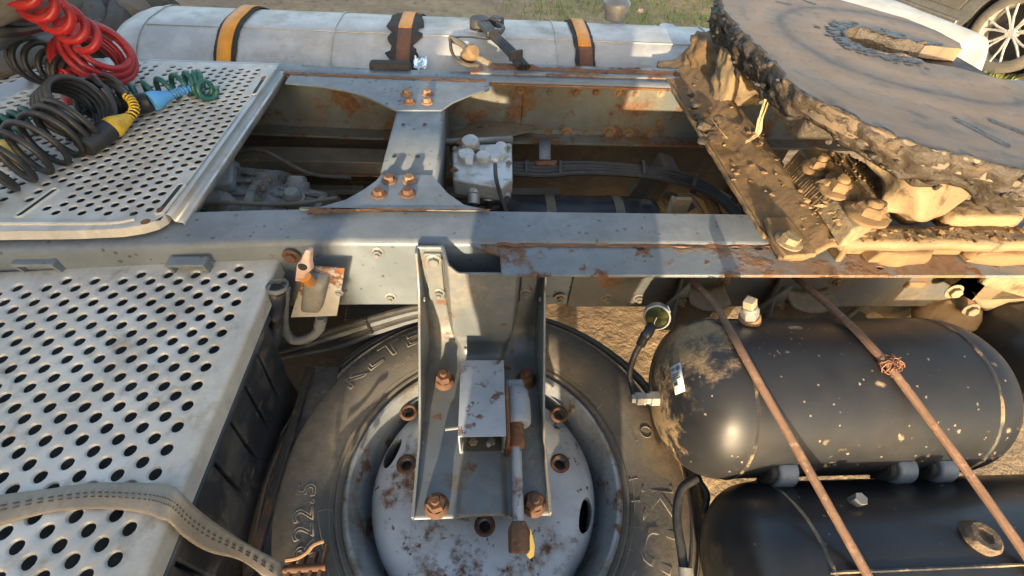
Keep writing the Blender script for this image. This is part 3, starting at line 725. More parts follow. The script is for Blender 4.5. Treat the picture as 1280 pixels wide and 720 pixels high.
# box section with open front
bx0, bx1, by0, by1, bz0, bz1 = -.0475, .047, .372, .552, zpl+.012, .722
tb = MB(); t_ = .005
rings = []
for y in (by1, by0):
    rings.append([V((bx0, y, bz0)), V((bx1, y, bz0)), V((bx1, y, bz1)), V((bx0, y, bz1))])
bxm = MB().loft(rings, cap=False).build('box_tube', light_blue, sc, bevel=.0015)
m_ = bxm.modifiers.new('thickness', 'SOLIDIFY'); m_.thickness = .005; m_.offset = 0
bxm.modifiers.move(1, 0)
MB().box((0, (by0+by1)/2, bz0+.0045), (bx1-bx0-.011, by1-by0-.004, .003)).build('painted_shade_floor', dirt_dk, bxm)  # dark plate paints the shade inside the open tube
MB().box((0, by1-.03, (bz0+bz1)/2), (bx1-bx0-.012, .005, bz1-bz0-.012)).build('back_wall', dirt_dk, bxm)
for s_ in (-1, 1): bolt(bxm, (s_*.020, by0+.022, bz0+.003), (0, 0, 1), .010, dirt_mid, stud=True)
MB().tube([V((bx0-.002, .402, .700)), V((bx0-.030, .400, .697))], .0035, 8).build('pin', zinc, bxm)
MB().tube([V((.012, by0-.004, .704)), V((.013, by0-.008, .694))], .004, 8).build('pin', zinc, bxm)
MB().box((bx1+.006, .425, .665), (.007, .125, .12)).build('side_plate', rust, bxm, bevel=.002)
# winch drum and crank
dr = MB()
dr.lathe([(0,0),(.024,0),(.0275,.006),(.0285,.02),(.0285,.060),(.026,.078),(.018,.088),(0,.092)], (.078, .412, .684), (0, 1, .02), 28)
dro = dr.build('winch_drum', light_blue, sc)
MB().box((.074, .495, .672), (.045, .06, .035)).build('drum_foot', light_blue, dro, bevel=.008)
cr = thing('crank_rod', 'pale blue crank rod with a rusty socket end lying over the spare wheel', 'crank', (.07, .3, .6))
MB().lathe([(0,0),(.0165,0),(.018,.004),(.018,.05),(.0145,.058),(0,.058)], (.071, .362, .684), (0, 1, .02), 24).build('collar', rust, cr)
a, b = V((.071, .368, .684)), V((.070, .224, .650))
MB().tube([a, a.lerp(b, .5), b], lambda f: .0105+.001*f, 16).build('rod', light_blue, cr)
d = nrm(b-a)
MB().lathe([(0,-.004),(.0125,-.004),(.0195,.008),(.0205,.014),(.0205,.046),(.018,.050),(.013,.050),(.012,.035),(0,.035)], b-d*.004, d, 8).build('socket', rust_bolt, cr, ang=20)
tagp = MB().prism([(0,0),(.007,-.035),(.004,-.055),(-.004,-.06),(-.010,-.054),(-.004,-.04)], .0012, (.098, .232, zpl-.03), (1,0,0), (0,.9,.1), (0,0,1)).build('yellow_tag', mat('yellow_scrap', (.72,.52,.12), .6), sc)
tagp['label'] = 'thin pale yellow scrap sticking out below the bracket'

# ================================================================== perforated sheets
def perforated(cols, ys, step, pitch, hr, dr, zt, skip, y0, y1f, dep=.0022, up=True):
    """staggered punched holes, one cell per hole; cols: x of each column, pitch: hole pitch along Y"""
    b = MB(); b.keep = True; n = 12; hw = step/2
    prof = [(dr, 0), ((dr+hr)/2, -dep*.25 if up else dep), (hr+.0008, -dep), (hr, -dep*1.6), (hr-.0002, -dep-.0022)]
    for ci, x in enumerate(cols):
        off = (ci % 2)*pitch/2
        yb = y0; k = 0
        y = ys+off; ytop = y1f(x)
        b.add([(x-hw, yb, zt), (x+hw, yb, zt), (x+hw, y-pitch/2, zt), (x-hw, y-pitch/2, zt)], [(0,1,2,3)])
        while y+pitch/2 < ytop-.012:
            a, c = y-pitch/2, y+pitch/2
            if skip(x, y):
                b.add([(x-hw, a, zt), (x+hw, a, zt), (x+hw, c, zt), (x-hw, c, zt)], [(0,1,2,3)])
            else:
                sq = []
                for q in range(n):
                    t = 2*math.pi*(q+.5)/n; cx, sy = math.cos(t), math.sin(t)
                    m = min(hw/abs(cx) if abs(cx) > 1e-6 else 9, (pitch/2)/abs(sy) if abs(sy) > 1e-6 else 9)
                    sq.append(V((x+cx*m, y+sy*m, zt)))
                # exact corners
                for cxn, cyn in ((1,1),(-1,1),(-1,-1),(1,-1)):
                    best = min(range(n), key=lambda q: (sq[q]-V((x+cxn*hw, y+cyn*pitch/2, zt))).length); sq[best] = V((x+cxn*hw, y+cyn*pitch/2, zt))
                rings = [sq]
                for (r_, h) in prof:
                    rings.append([V((x+r_*math.cos(2*math.pi*(q+.5)/n), y+r_*math.sin(2*math.pi*(q+.5)/n), zt+h)) for q in range(n)])
                b.loft(rings, True, False)
            y += pitch
        b.add([(x-hw, y-pitch/2, zt), (x+hw, y-pitch/2, zt), (x+hw, y1f(x+hw), zt), (x-hw, y1f(x-hw), zt)], [(0,1,2,3)])
    return b
# lower step over the battery box
stp = thing('perforated_step', 'large pale perforated metal step sheet at lower left with a strap across it', 'step plate', (-.8, .35, .88))
zs = .90
def far_edge(x): return .7035-.058*sm(-.42, -1.0, x) if False else .705-.055*(1-sm(-1.05, -.43, x))
cols = [-.483-.0265*i for i in range(32)]
xl = cols[-1]-.01325
bps = perforated(cols, .616-.0365*17, .0265, .0365, .0092, .0128, zs, lambda x, y: x < -1.05 and False, -.08, far_edge)
# right border rolled over into a flange
def edgef(u, v):
    y = -.08+u*(far_edge(-.45)+.08)
    s_ = v
    if s_ < .4: x = -.483+.01325+(s_/.4)*(.0240); z_ = zs
    elif s_ < .7: a = (s_-.4)/.3*math.pi/2; x = -.4458+.010*math.sin(a); z_ = zs-.010+.010*math.cos(a)
    else: x = -.4358; z_ = zs-.010-(s_-.7)/.3*.032
    rc = sm(.985, 1.0, u)
    return V((x, y, z_))
efl = MB(); efl.grid(edgef, 60, 24)
efl.grid(lambda u, v: V((xl+u*(-.4458-xl), far_edge(xl+u*(-.4458-xl))+.010*math.sin(v*math.pi/2)*1, zs-.010+.010*math.cos(v*math.pi/2)-.025*max(0, v-.85)/.15)), 40, 14)
efl.build('rolled_edge', alu, stp, ang=40)
bps.build('top_sheet', alu, stp, ang=40)
# battery box under it
bb = thing('battery_box', 'black ribbed plastic battery box beneath the perforated step, dusty', 'battery box', (-.7, .3, .30))
MB().box((-.80, .27, .70), (.66, .62, .34)).build('box_body', box_black, bb, bevel=.008)
MB().box((-.424, .27, .622), (.016, .66, .012)).build('rusty_ledge', box_rust, bb, bevel=.002)['label'] = 'rust stained ledge along the box side'
MB().box((-.388, .27, .560), (.062, .68, .10)).build('lower_panel', box_black, bb, bevel=.002)
for k in range(9):
    y = .545-.072*k
    MB().prism([(-.031, -.115), (.031, -.115), (.033, .10), (-.033, .10)], .016, (-.470, y, .745), (0,1,0), (.12,0,1), (1,0,0)).build('side_rib', box_black, bb, bevel=.004)
MB().box((-.447, .27, .852), (.03, .62, .012)).build('lid_rim', box_black, bb, bevel=.003)

# upper walkway sheet over the frame
wk = thing('walkway_sheet', 'pale perforated walkway sheet over the frame at upper left carrying coiled hoses', 'walkway sheet', (-1.0, 1.1, .95))
zu = .978
slots = [(P(26, 269, z=zu), P(68, 239, z=zu)), (P(200, 265, z=zu), P(226, 233, z=zu)), (P(318, 117, z=zu), P(331, 97, z=zu))]
def dseg(p, a, b):
    t = max(0, min(1, (p-a).dot(b-a)/(b-a).length_squared)); return (p-(a+(b-a)*t)).length
def skp(x, y):
    p = V((x, y, zu))
    if x > -.675 and (y < .90 or y > 1.32): return True
    if y > 1.44: return True
    if abs(x+.97+.0) < .012: return True
    return any(dseg(p, a, b) < .024 for a, b in slots)
cols = [-.664-.025*i for i in range(50)]
cols[0:0] = []
def un(x): return 1.478
wmb = perforated(cols, .751, .025, .027, .0082, .0112, zu, skp, .728, un, dep=.0010)
wmb.build('top_sheet', alu, wk, ang=40)
xl = cols[-1]-.0125
# near hem with rounded corner
hem = []
pc = [(-.6515, .76), (-.6515, .745), (-.662, .726), (-.685, .712), (-.72, .702), (-.80, .695), (-.95, .69), (-1.3, .684), (xl, .68)]
def hemf(u, v):
    k = u*(len(pc)-1); i = min(int(k), len(pc)-2); f = k-i
    x = pc[i][0]+(pc[i+1][0]-pc[i][0])*f; y = pc[i][1]+(pc[i+1][1]-pc[i][1])*f
    xi = min(x, -.6515); yi = .7285 if x < -.656 else y
    q = V((x, y, zu)).lerp(V((xi, .7285, zu)), 1-min(1, v*1.25)) if v < .8 else V((x+.002, y-.002*(v-.8)/.2, zu-.02*(v-.8)/.2))
    return q
wk_h = MB().grid(hemf, 64, 10).build('near_hem', alu, wk)
MB().tube(catmull([V((x, y+.016, zu+.0005)) for x, y in [(-.700,.7145),(-.74,.702),(-.86,.698),(-1.05,.697)]], 8), .0042, 8).build('pressed_rib', alu, wk_h)
# folded right edge
prof = [(-.6515, zu), (-.644, zu), (-.640, zu-.004), (-.640, zu-.018), (-.634, zu-.020), (-.628, zu-.020), (-.625, zu-.024), (-.625, zu-.040)]
MB().loft([[V((x, y, z_)) for x, z_ in prof] for y in (.748, .9, 1.1, 1.3, 1.478)], closed=False, cap=False).build('folded_edge', alu_edge, wk, solid=.003, ang=30)
MB().box((-.90, 1.485, zu-.012), (.52, .012, .024)).build('far_hem', alu_edge, wk, bevel=.003)
for i, (a, b) in enumerate(slots):
    d = nrm(b-a); n_ = V((-d.y, d.x, 0)); L_ = (b-a).length
    rm = MB(); pth = []
    for k in range(25):
        t = 2*math.pi*k/24; e = .008
        pth.append((a if math.cos(t) < 0 else b)+d*e*math.cos(t)+n_*e*math.sin(t)+V((0, 0, .001)))
    rm.tube(pth, .0032, 8).build('slot_rim', alu, wk)
    sheetp = [(p-d*0) for p in pth[:-1]]
    MB().add([p+V((0, 0, .0006)) for p in sheetp], [tuple(range(24))]).build('slot', car_dark, wk)
    if i: bolt(wk, a.lerp(b, .05 if i == 1 else .9)+V((0, 0, .001)), (0, 0, 1), .007, rust_bolt, h=.5)
p = P(182, 277, z=zu); bolt(wk, p, (0,0,1), .006, rust, h=.15, name='rivet')
# side panel standing behind the walkway and the cab's rear wall
cp = thing('cab_rear_panel', 'dusty grey panel of the cab rear at the upper left corner', 'cab panel', (-1.9, 1.7, .8))
a, b = P(-10, 104, z=1.0), P(86, 71, z=1.0)
MB().prism([(0,0),(1,0),(1,1),(0,1)], 1, a-V((0,0,.02)), b-a, V((.02,-.16,-.02)), V((0,0,.008))).build('splash_sheet', alu_edge, cp)
a, b = P(-30, 20, z=1.25), P(62, 8, z=1.2)
MB().add([P(-30,-20,z=1.35), P(70,-20,z=1.3), P(64,40,z=1.05), P(-30,75,z=1.08)], [(0,1,2,3)]).build('rear_wall', panel_grey, cp, solid=.02)
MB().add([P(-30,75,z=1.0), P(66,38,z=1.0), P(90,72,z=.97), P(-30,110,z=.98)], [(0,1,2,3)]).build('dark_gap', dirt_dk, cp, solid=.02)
# dark wheel arch behind the fuel tank end
wa = thing('front_mudguard', 'dark dirty mudguard and suspension behind the left end of the fuel tank', 'mudguard', (-1.9, 2.2, .3))
def wf(p): return p+V((.02*nz(p, 6), .02*nz(p+V((3,0,0)), 6), .02*nz(p, 9)))
MB().lathe([(.46,-.3),(.50,-.3),(.50,.3),(.46,.3),(.46,-.3)], (-1.95, 2.3, .55), (0, 1, 0), 40, fn=wf).build('arch', dirt_dk, wa)
MB().lathe([(0,-.2),(.44,-.2),(.44,.2),(0,.2)], (-1.95, 2.2, .48), (0, 1, 0), 40).build('tyre', rubber, wa)
for k, (x0, y0, x1, y1, r_) in enumerate([(75,-8,100,40,.035),(110,-5,125,52,.05),(150,-5,135,60,.04),(170,-5,160,30,.06),(85,45,150,25,.03),(195,-10,180,20,.05)]):
    MB().tube(catmull([P(x0, y0, z=.85), P((x0+x1)/2+5, (y0+y1)/2, z=.88), P(x1, y1, z=.82)], 6), r_, 10, jit=.15).build('linkage', dirt_dk if k % 3 else dirt_mid, wa)
for k in range(3):
    MB().tube(catmull([P(-20, 12+14*k, z=1.2), P(20, 22+9*k, z=1.18), P(60, 24+4*k, z=1.12)], 8), .010, 8).build('air_pipe', hose_black, wa)

# ================================================================== coiled hoses
rh = thing('red_coil_hose', 'bright red coiled air hose heaped on the upper walkway sheet', 'air hose', P(130, 90, z=.98))
h1 = MB(); coil([P(18,-22,z=1.30), P(50,6,z=1.24), P(82,28,z=1.18), P(108,48,z=1.13)], .034, 4.3, .0088, 12, 22, h1, ph=2.0)
h1.build('stretched_coil', hose_red, rh, ang=80)
c0 = P(118, 74, z=1.045); axr = V((.62, -.20, .42)).normalized()
h2 = MB(); coil([c0-axr*.05, c0-axr*.015, c0+axr*.03, c0+axr*.075], lambda f: .066+.012*math.sin(f*11), 8.4, .0080, 12, 30, h2, ph=1.2)
h2.build('tight_coil', hose_red, rh, ang=80)
MB().tube(catmull([P(86,131,z=1.00), P(84,118,z=1.02), P(95,104,z=1.05), P(115,98,z=1.06), P(135,103,z=1.05)], 10), .0095, 12).build('hose_end', hose_red, rh)
sp = MB(); coil([P(87,128,z=1.0), P(84,118,z=1.02), P(93,106,z=1.045)], .0112, 9, .0016, 5, 12, sp); sp.build('spring_guard', zinc, rh)
bh = thing('black_coil_cable', 'thick black coiled cable stretched along the near side of the walkway sheet', 'coiled cable', P(50, 190, z=.98))
h = MB(); coil([P(-50,232,z=1.03), P(0,204,z=1.035), P(40,184,z=1.035), P(75,164,z=1.035), P(98,150,z=1.04)], lambda f: .047+.010*f, 7.5, .0068, 10, 28, h, ph=.4)
h.build('stretched_coil', hose_black, bh, ang=80)
c0 = P(92, 136, z=1.045); axr = V((.75, -.1, .45)).normalized()
h = MB(); coil([c0-axr*.04, c0, c0+axr*.05], .058, 5.4, .0068, 10, 30, h, ph=2.2); h.build('tight_coil', hose_black, bh, ang=80)
b2 = thing('black_coil_hose', 'black coiled hose lying behind the red one by the cab panel', 'air hose', P(80, 90, z=.98))
h = MB(); coil([P(35,72,z=1.03), P(70,84,z=1.025), P(105,98,z=1.015)], lambda f: .046+.008*math.sin(f*8), 6, .0070, 10, 28, h, ph=.7); h.build('coil', hose_black, b2, ang=80)
h = MB(); coil([P(112,126,z=1.02), P(130,122,z=1.025), P(148,118,z=1.02)], .046, 3.2, .0068, 10, 30, h, ph=1.6); h.build('loose_coil', hose_black, b2, ang=80)
gh = thing('green_coil_hose', 'dark green coiled hose ending in a blue plug on the walkway sheet', 'air hose', P(200, 120, z=.98))
h = MB(); coil([P(110,140,z=1.0), P(150,124,z=1.005), P(190,115,z=1.01), P(235,104,z=1.008), P(254,103,z=1.004)], lambda f: .026, 10.2, .0068, 8, 18, h, ph=.4); h.build('coil', hose_green, gh, ang=80)
h = MB(); coil([P(252,110,z=1.005), P(256,112,z=1.005), P(262,114,z=1.005)], .022, 1.6, .0068, 8, 24, h, ph=1); h.build('end_loop', hose_green, gh, ang=80)
h = MB(); coil([P(-25,172,z=1.0), P(10,162,z=1.0), P(45,150,z=1.0)], .030, 5.2, .0075, 8, 18, h, ph=.3); h.build('rear_coil', hose_green, gh, ang=80)
def plug(nm, lab, a, b, c, mt, tailp, grp=None):
    """socket body a-b (black), coloured sleeve b-c, ribbed tail"""
    t = thing(nm, lab, 'plug', a)
    d = b-a; L_ = d.length
    MB().lathe([(0,0),(.022,0),(.024,.004),(.024,L_*.8),(.021,L_),(0,L_)], a, d, 28).build('socket_body', black_plastic, t)
    d2 = c-b; L2 = d2.length
    MB().lathe([(0,-.003),(.0225,-.003),(.0235,.006),(.022,L2*.3),(.015,L2*.75),(.0115,L2),(0,L2)], b, d2, 28).build('sleeve', mt, t)
    pts = catmull([c]+tailp, 10); tl = MB(); tl.tube(pts, .0080, 10); o = tl.build('tail', hose_black if mt is yellow_pl else mt, t)
    cg = MB(); coil([c]+tailp, .0092, 8, .0022, 6, 14, cg); cg.build('ribbed_guard', mt, o)
    return t
plug('blue_plug', 'sky blue hose plug with ribbed tail on the walkway sheet', P(158,133,z=1.005), P(189,127,z=1.010), P(212,119,z=1.008), blue_pl, [P(226,114,z=1.006), P(243,108,z=1.004)])
plug('yellow_plug', 'yellow plug with curved ribbed tail and dark socket', P(104,184,z=1.008), P(139,160,z=1.012), P(161,147,z=1.015), yellow_pl, [P(168,138,z=1.02), P(166,128,z=1.03), P(159,120,z=1.04)])
MB().tube(catmull([P(159,120,z=1.04), P(140,106,z=1.05), P(115,108,z=1.045), P(98,124,z=1.03), P(100,142,z=1.01)], 10), .0092, 10).build('cable_end', hose_black, b2)
yp = thing('yellow_end_plug', 'yellow plug half hidden inside the black coil at the left edge', 'plug', P(18, 195, z=.99))
MB().lathe([(0,0),(.02,0),(.022,.01),(.022,.05),(.012,.075),(0,.075)], P(4,185,z=1.0), P(24,200,z=1.0)-P(4,185,z=1.0), 20).build('sleeve', yellow_pl, yp)

# ================================================================== isolator switch and cables
isw = thing('isolator_switch', 'battery isolator on a rusty plate with a pink turn handle, fixed to the rail', 'switch', P(395, 365, Y=.66))
Yp = .655
q = [P(x, y, Y=Yp) for x, y in ((383,333),(431,336),(421,395),(363,397))]
pn = V((0.05, -1, .12)).normalized()
pl_ = MB(); pl_.add([*q, *[p+V((0,.004,0)) for p in q]], [(0,1,2,3),(7,6,5,4),(0,4,5,1),(1,5,6,2),(2,6,7,3),(3,7,4,0)])
plo = pl_.build('mount_plate', mat('white_rusted_plate', (.42,.41,.38), .6, 0, [dict(s=10, t=(.46,.55), col=(.24,.09,.03), c2=(.12,.05,.02), x=28, h=.5), dict(s=5, t=(.5,.7), col=(.36,.33,.27), a=.6, o=4)], [(70,.3,.003)]), isw, bevel=.001)
b0 = [P(x, y, Y=Yp) for x, y in ((383,340),(414,342),(404,385),(376,384))]
cen = sum(b0, V())/4
rings = []
for k, h in ((1.0,0),(.98,.008),(.88,.020),(.72,.027),(.3,.029)):
    ring = []
    for i in range(4):
        a, b = b0[i], b0[(i+1) % 4]; pr_, nx_ = b0[(i-1) % 4], b0[(i+1) % 4]
        c0 = a.lerp(pr_, .22); c1 = a.lerp(nx_, .22)
        for f in (0, .33, .66, 1):
            p = c0.lerp(a, f).lerp(a.lerp(c1, f), f); ring.append(cen+(p-cen)*k+V((0, -h, 0)))
    rings.append(ring)
MB().loft(rings).build('housing', cast_grey, isw, ang=50)
hc = P(380, 350, Y=Yp-.05)
MB().cyl(P(387,352,Y=Yp-.022), P(380,345,Y=Yp-.05), .012, 18).build('spindle', orange_pl, isw)
hp = [P(x, y, Y=Yp-.055) for x, y in ((381,313),(387,314),(386,328),(388,338),(381,345),(377,353),(368,352),(369,342),(370,332),(375,326))]
hd = MB(); n_ = len(hp); bk = [p+V((.004,.014,-.004)) for p in hp]
hd.add(hp+bk, [tuple(range(n_)), tuple(reversed(range(n_, 2*n_)))]+[(i, (i+1) % n_, n_+(i+1) % n_, n_+i) for i in range(n_)])
hdo = hd.build('turn_handle', pink_pl, isw, bevel=.003)
pcn = P(378, 334, Y=Yp-.0565); MB().lathe([(0,.001),(.0075,.001),(.0085,-.001)], pcn, (0,-1,.1), 20).build('handle_cap', car_dark, hdo)
bolt(plo, P(424,366,Y=Yp-.001), (0,-1,0), .006, zinc)
MB().tube(catmull([P(401,396,Y=.665), P(400,410,Y=.66), P(386,422,Y=.655), P(367,425,Y=.65), P(356,412,Y=.645), P(354,388,Y=.64), P(356,360,Y=.64)], 10), .0115, 12).build('grey_hose', hose_grey, isw)
MB().cyl(P(402,398,Y=.665), P(399,408,Y=.662), .0135, 14).build('hose_ferrule', hose_grey, isw)
cg = thing('corrugated_conduit', 'black corrugated cable conduit rising beside the perforated step', 'conduit', P(345, 425, Y=.62))
pts = catmull([P(336,440,Y=.60), P(342,415,Y=.61), P(344,385,Y=.62), P(346,362,Y=.625)], 24)
MB().tube(pts, lambda f: .017+.0022*math.sin(f*220), 14).build('sleeve', black_plastic, cg)
MB().lathe([(.019,-.005),(.022,-.004),(.022,.004),(.019,.005),(.019,-.005)], P(347,358,Y=.625), (0,.1,1), 20).build('clip', hose_grey, cg)
cbn = thing('cable_bundle', 'bundle of dusty grey cables running under the near rail above the spare tyre', 'cables', P(430, 410, Y=.72))
for k in range(4):
    MB().tube(catmull([P(300,446+3*k,Y=.70), P(362,432+4*k,Y=.71), P(425,411+7*k,Y=.715), P(470,397+6*k,Y=.72), P(515,385+5*k,Y=.725), P(560,378+4*k,Y=.74)], 8), .0085 if k % 2 else .0105, 10).build('cable', hose_grey if k % 2 else hose_black, cbn)
MB().box(P(461,407,Y=.712), (.008,.012,.06), rot=Matrix.Rotation(R(-8), 3, 'Y')).build('tie', hose_black, cbn, bevel=.002)

# ================================================================== ratchet strap
stp_ = thing('lashing_strap', 'dirty beige lashing strap laid over the perforated step edge', 'strap', P(200, 620, z=.9))
edg = [(P(-12,620,z=.904), P(-12,659,z=.904)), (P(60,611,z=.9035), P(60,641,z=.9035)), (P(110,604,z=.904), P(112,636,z=.904)), (P(150,603,z=.905), P(155,638,z=.905)), (P(190,604,z=.9065), P(185,643,z=.9065)),
       (P(212,606,z=.9065), P(199,649,z=.9065)), (P(226,615,X=-.427), P(213,654,X=-.429)), (P(245,634,X=-.420), P(232,672,X=-.424)), (P(272,655,z=.80), P(262,690,z=.79)), (P(310,680,z=.71), P(305,703,z=.70)), (P(355,704,z=.642), P(352,740,z=.632))]
A_, B_ = catmull([e[0] for e in edg], 6), catmull([e[1] for e in edg], 6)
def stf(u, v):
    k = u*(len(A_)-1); i = min(int(k), len(A_)-2); f = k-i
    return A_[i].lerp(A_[i+1], f).lerp(B_[i].lerp(B_[i+1], f), v)+V((0,0,.002*math.sin(v*3.14)+.0012*nz((u*9, v*2, 0))))
MB().grid(stf, 60, 8).build('webbing', strap_m, stp_, solid=.0025)
for vv in (.40, .56):
    for k in range(46):
        u = .02+k*.021
        if u+.012 < .99: MB().tube([stf(u, vv)+V((0,0,.0012)), stf(u+.010, vv)+V((0,0,.0012))], .0009, 4).build('stitch', thread, stp_)
rt = thing('strap_ratchet', 'rusty ratchet buckle at the end of the lashing strap, over the tyre', 'ratchet', P(385, 705, z=0.6320))
for (x0, y0, x1, y1) in ((360,700,364,735),(375,692,378,735),(388,690,392,735),(402,680,404,735)):
    MB().box((P(x0,y0,z=0.6420)+P(x1,y1,z=0.6220))/2, (.006, (P(x0,y0,z=0.6420)-P(x1,y1,z=0.6220)).length, .02), rot=Matrix.Rotation(R(-3), 3, 'Z')).build('side_bar', rust_bolt_dk, rt, bevel=.002)
MB().tube(catmull([P(357,700,z=0.6520), P(372,697,z=0.6520), P(384,690,z=0.6570), P(392,681,z=0.6620), P(405,676,z=0.6620)], 6), .004, 8).build('handle_edge', rust_bolt_lt, rt)
MB().cyl(P(355,712,z=0.6370), P(408,708,z=0.6370), .007, 12).build('axle', rust_bolt_dk, rt)

# ================================================================== air tanks
def air_tank(lab, x0, x1, y, z_, r, mt, tilt=0.0):
    t = thing('air_tank', lab, 'air tank', ((x0+x1)/2, y, z_-r), 'black air tanks below the rail')
    L_ = x1-x0; d = .095; pr_ = []
    for k in range(13):
        a = math.pi/2*k/12; pr_.append((r*math.sin(a)**.72 if k else 0, d-d*math.cos(a)))
    pr_ += [(r, d+(L_-2*d)*k/6) for k in range(1, 6)]
    pr_ += [(p[0], L_-p[1]) for p in reversed(pr_[:13])]
    ax = V((1, 0, tilt)); fr = (V((0,1,0)), V((0,0,1)), nrm(ax))
    sh = MB().lathe(pr_, (x0, y, z_), n=96, fr=fr).build('shell', mt, t, ang=50)
    for xx in (d+.012, L_-d-.012):
        ring = [V((x0+xx+.0015*nz((k*.7, xx, 0)), y+(r-.0008)*math.cos(2*math.pi*k/90), z_+tilt*xx+(r-.0008)*math.sin(2*math.pi*k/90))) for k in range(91)]
        MB().tube(ring, .0032, 6, jit=.5).build('weld_seam', seam_m, sh)
    return t, sh
T1R = .155
t1, s1 = air_tank('black air tank nearest the rail, dirt splashed at its left end, gauge attached', .355, 1.012, .415, .80, T1R, black_paint)
t2, s2 = air_tank('glossy black air tank nearest the viewer, lowest at the right corner', .412, 1.36, .115, .70, .155, black_paint2)
# longitudinal seam on the nearer tank
a = R(96); MB().tube([V((.51+.02*k, .115+.1553*math.cos(a), .70+.1553*math.sin(a)+.0005*nz((k, 0, 0)))) for k in range(38)], .0026, 6, jit=.5).build('weld_seam', seam_m, s2)
# top plug of the far tank (brass hex on a boss)
p = V((P(938,392,z=.94).x, .475, .945)); p = P(937, 398, z=.94)
vp = thing('drain_plug', 'zinc hex fitting with square top on the tank nearest the rail', 'fitting', p)
axp = nrm(P(938, 360, Y=p.y+.004)-p); u_, w_, _ = frame(axp)
MB().lathe([(0,-.02),(.020,-.02),(.020,.004),(.017,.008),(0,.008)], p, axp, n=20).build('boss', mud, vp)
MB().loft([[p+u_*x+w_*y+axp*z_ for x, y in hexpts(.0165)] for z_ in (.008, .030)]).build('hex', zinc, vp, bevel=.001)
MB().lathe([(0,.030),(.014,.030),(.013,.038),(0,.038)], p, axp, n=16).build('neck', zinc, vp)
MB().box(p+axp*.047, (.019,.019,.020), basis=(u_, w_, axp)).build('square_head', brass, vp, bevel=.002)
# label
lb = P(849, 473, Y=.40); 
def on_tank(x, y, c=V((0,.415,.80)), r=T1R+.0012):
    """where the line of sight meets the tank barrel or its dished end"""
    d = nrm(ray(x, y)); lo = .2; t = lo
    for k in range(400):
        p_ = CAM+d*t; rr = math.hypot(p_.y-c.y, p_.z-c.z); e = p_.x-(.345+.095)
        rad = r if e >= 0 else r*max(0, 1-(min(1, -e/.0955))**2.2)**.60
        if rr < rad: return p_
        t += .0025
    return CAM+d*t
from mathutils.bvhtree import BVHTree
def caster(ob):
    return BVHTree.FromPolygons([v_.co for v_ in ob.data.vertices], [tuple(p_.vertices) for p_ in ob.data.polygons])
bv1 = caster(s1)
def on_tank(x, y):
    h = bv1.ray_cast(CAM, nrm(ray(x, y))); return h[0] if h[0] is not None else P(x, y, Y=.35)
q = [on_tank(x, y) for x, y in ((839,460),(852,453),(858,489),(846,494))]
nn = (q[1]-q[0]).cross(q[3]-q[0]).normalized(); nn = nn if nn.y < 0 or nn.z > 0 else -nn
if nn.dot(CAM-q[0]) < 0: nn = -nn
q = [p_+nn*.0035 for p_ in q]
lab_o = MB().add(q, [(0,1,2,3)]).build('label_plate', white_lab, s1, solid=.001)
lab_o['label'] = 'small white printed label on the dished end'
for (f0, f1, g0, g1) in ((.1,.45,.08,.16),(.55,.9,.08,.22),(.12,.8,.30,.34),(.12,.7,.38,.42),(.12,.85,.46,.50),(.12,.5,.60,.72)):
    pt = lambda f, g_: q[0].lerp(q[1], f).lerp(q[3].lerp(q[2], f), g_)+nn*.0012
    MB().add([pt(f0,g0), pt(f1,g0), pt(f1,g1), pt(f0,g1)], [(0,1,2,3)]).build('print', ink, lab_o)
# rubber pads wedged between the tanks
for i, (x, y, lab) in enumerate(((975,584,'left of the first rod'),(1118,578,'middle one of the three'),(1166,575,'rightmost, by the mud covered plug'))):
    c = P(x, y, z=.80); c = V((c.x, .268, .792))
    pd = thing('rubber_pad', 'grey topped black pad between the two tanks, %s' % lab, 'pad', c, 'pads between the tanks')
    oval = circ((0, 0), .034, 24, .042)
    MB().prism([(p_[0]*.95, p_[1]) for p_ in oval], .034, c-V((.02,0,0)), (0,.92,.25), (0,-.25,.92), (1,0,0)).build('band', mat('pad_grey%d' % i, (.17,.19,.21), .45), pd, bevel=.004)
    MB().prism([(p_[0]*.72, p_[1]*.8) for p_ in oval], -.012, c-V((.019,0,0)), (0,.92,.25), (0,-.25,.92), (1,0,0)).build('core', band_rub, pd, bevel=.003)
    for k in (-1, 0, 1):
        MB().box(c+V((-.033, k*.010, .0)), (.004, .004, .05)).build('groove', car_dark, pd)
mp = P(1172, 596, z=.85); mp = V((mp.x, .135, .852))
fp = thing('mud_covered_plug', 'mud covered screw plug on top of the nearest tank', 'plug', mp)
MB().lathe([(0,-.012),(.046,-.012),(.030,-.004),(.026,.002),(.025,.010),(.020,.015),(.011,.014),(.009,.008),(0,.008)], mp, (0,.05,1), 30, fn=lambda p_: p_+V((.003*nz(p_, 60), .003*nz(p_+V((1,0,0)), 60), .002*nz(p_, 50)))).build('cap', mud_dk, fp)
nb = V((P(1062,594,z=.85).x, .20, .838)); nn2 = thing('small_nut', 'small pale nut on the nearest tank between the pads', 'nut', nb)
MB().loft([[nb+V((x, y, z_)) for x, y in hexpts(.010)] for z_ in (-.012, .008, .012)]).build('body', zinc, nn2)

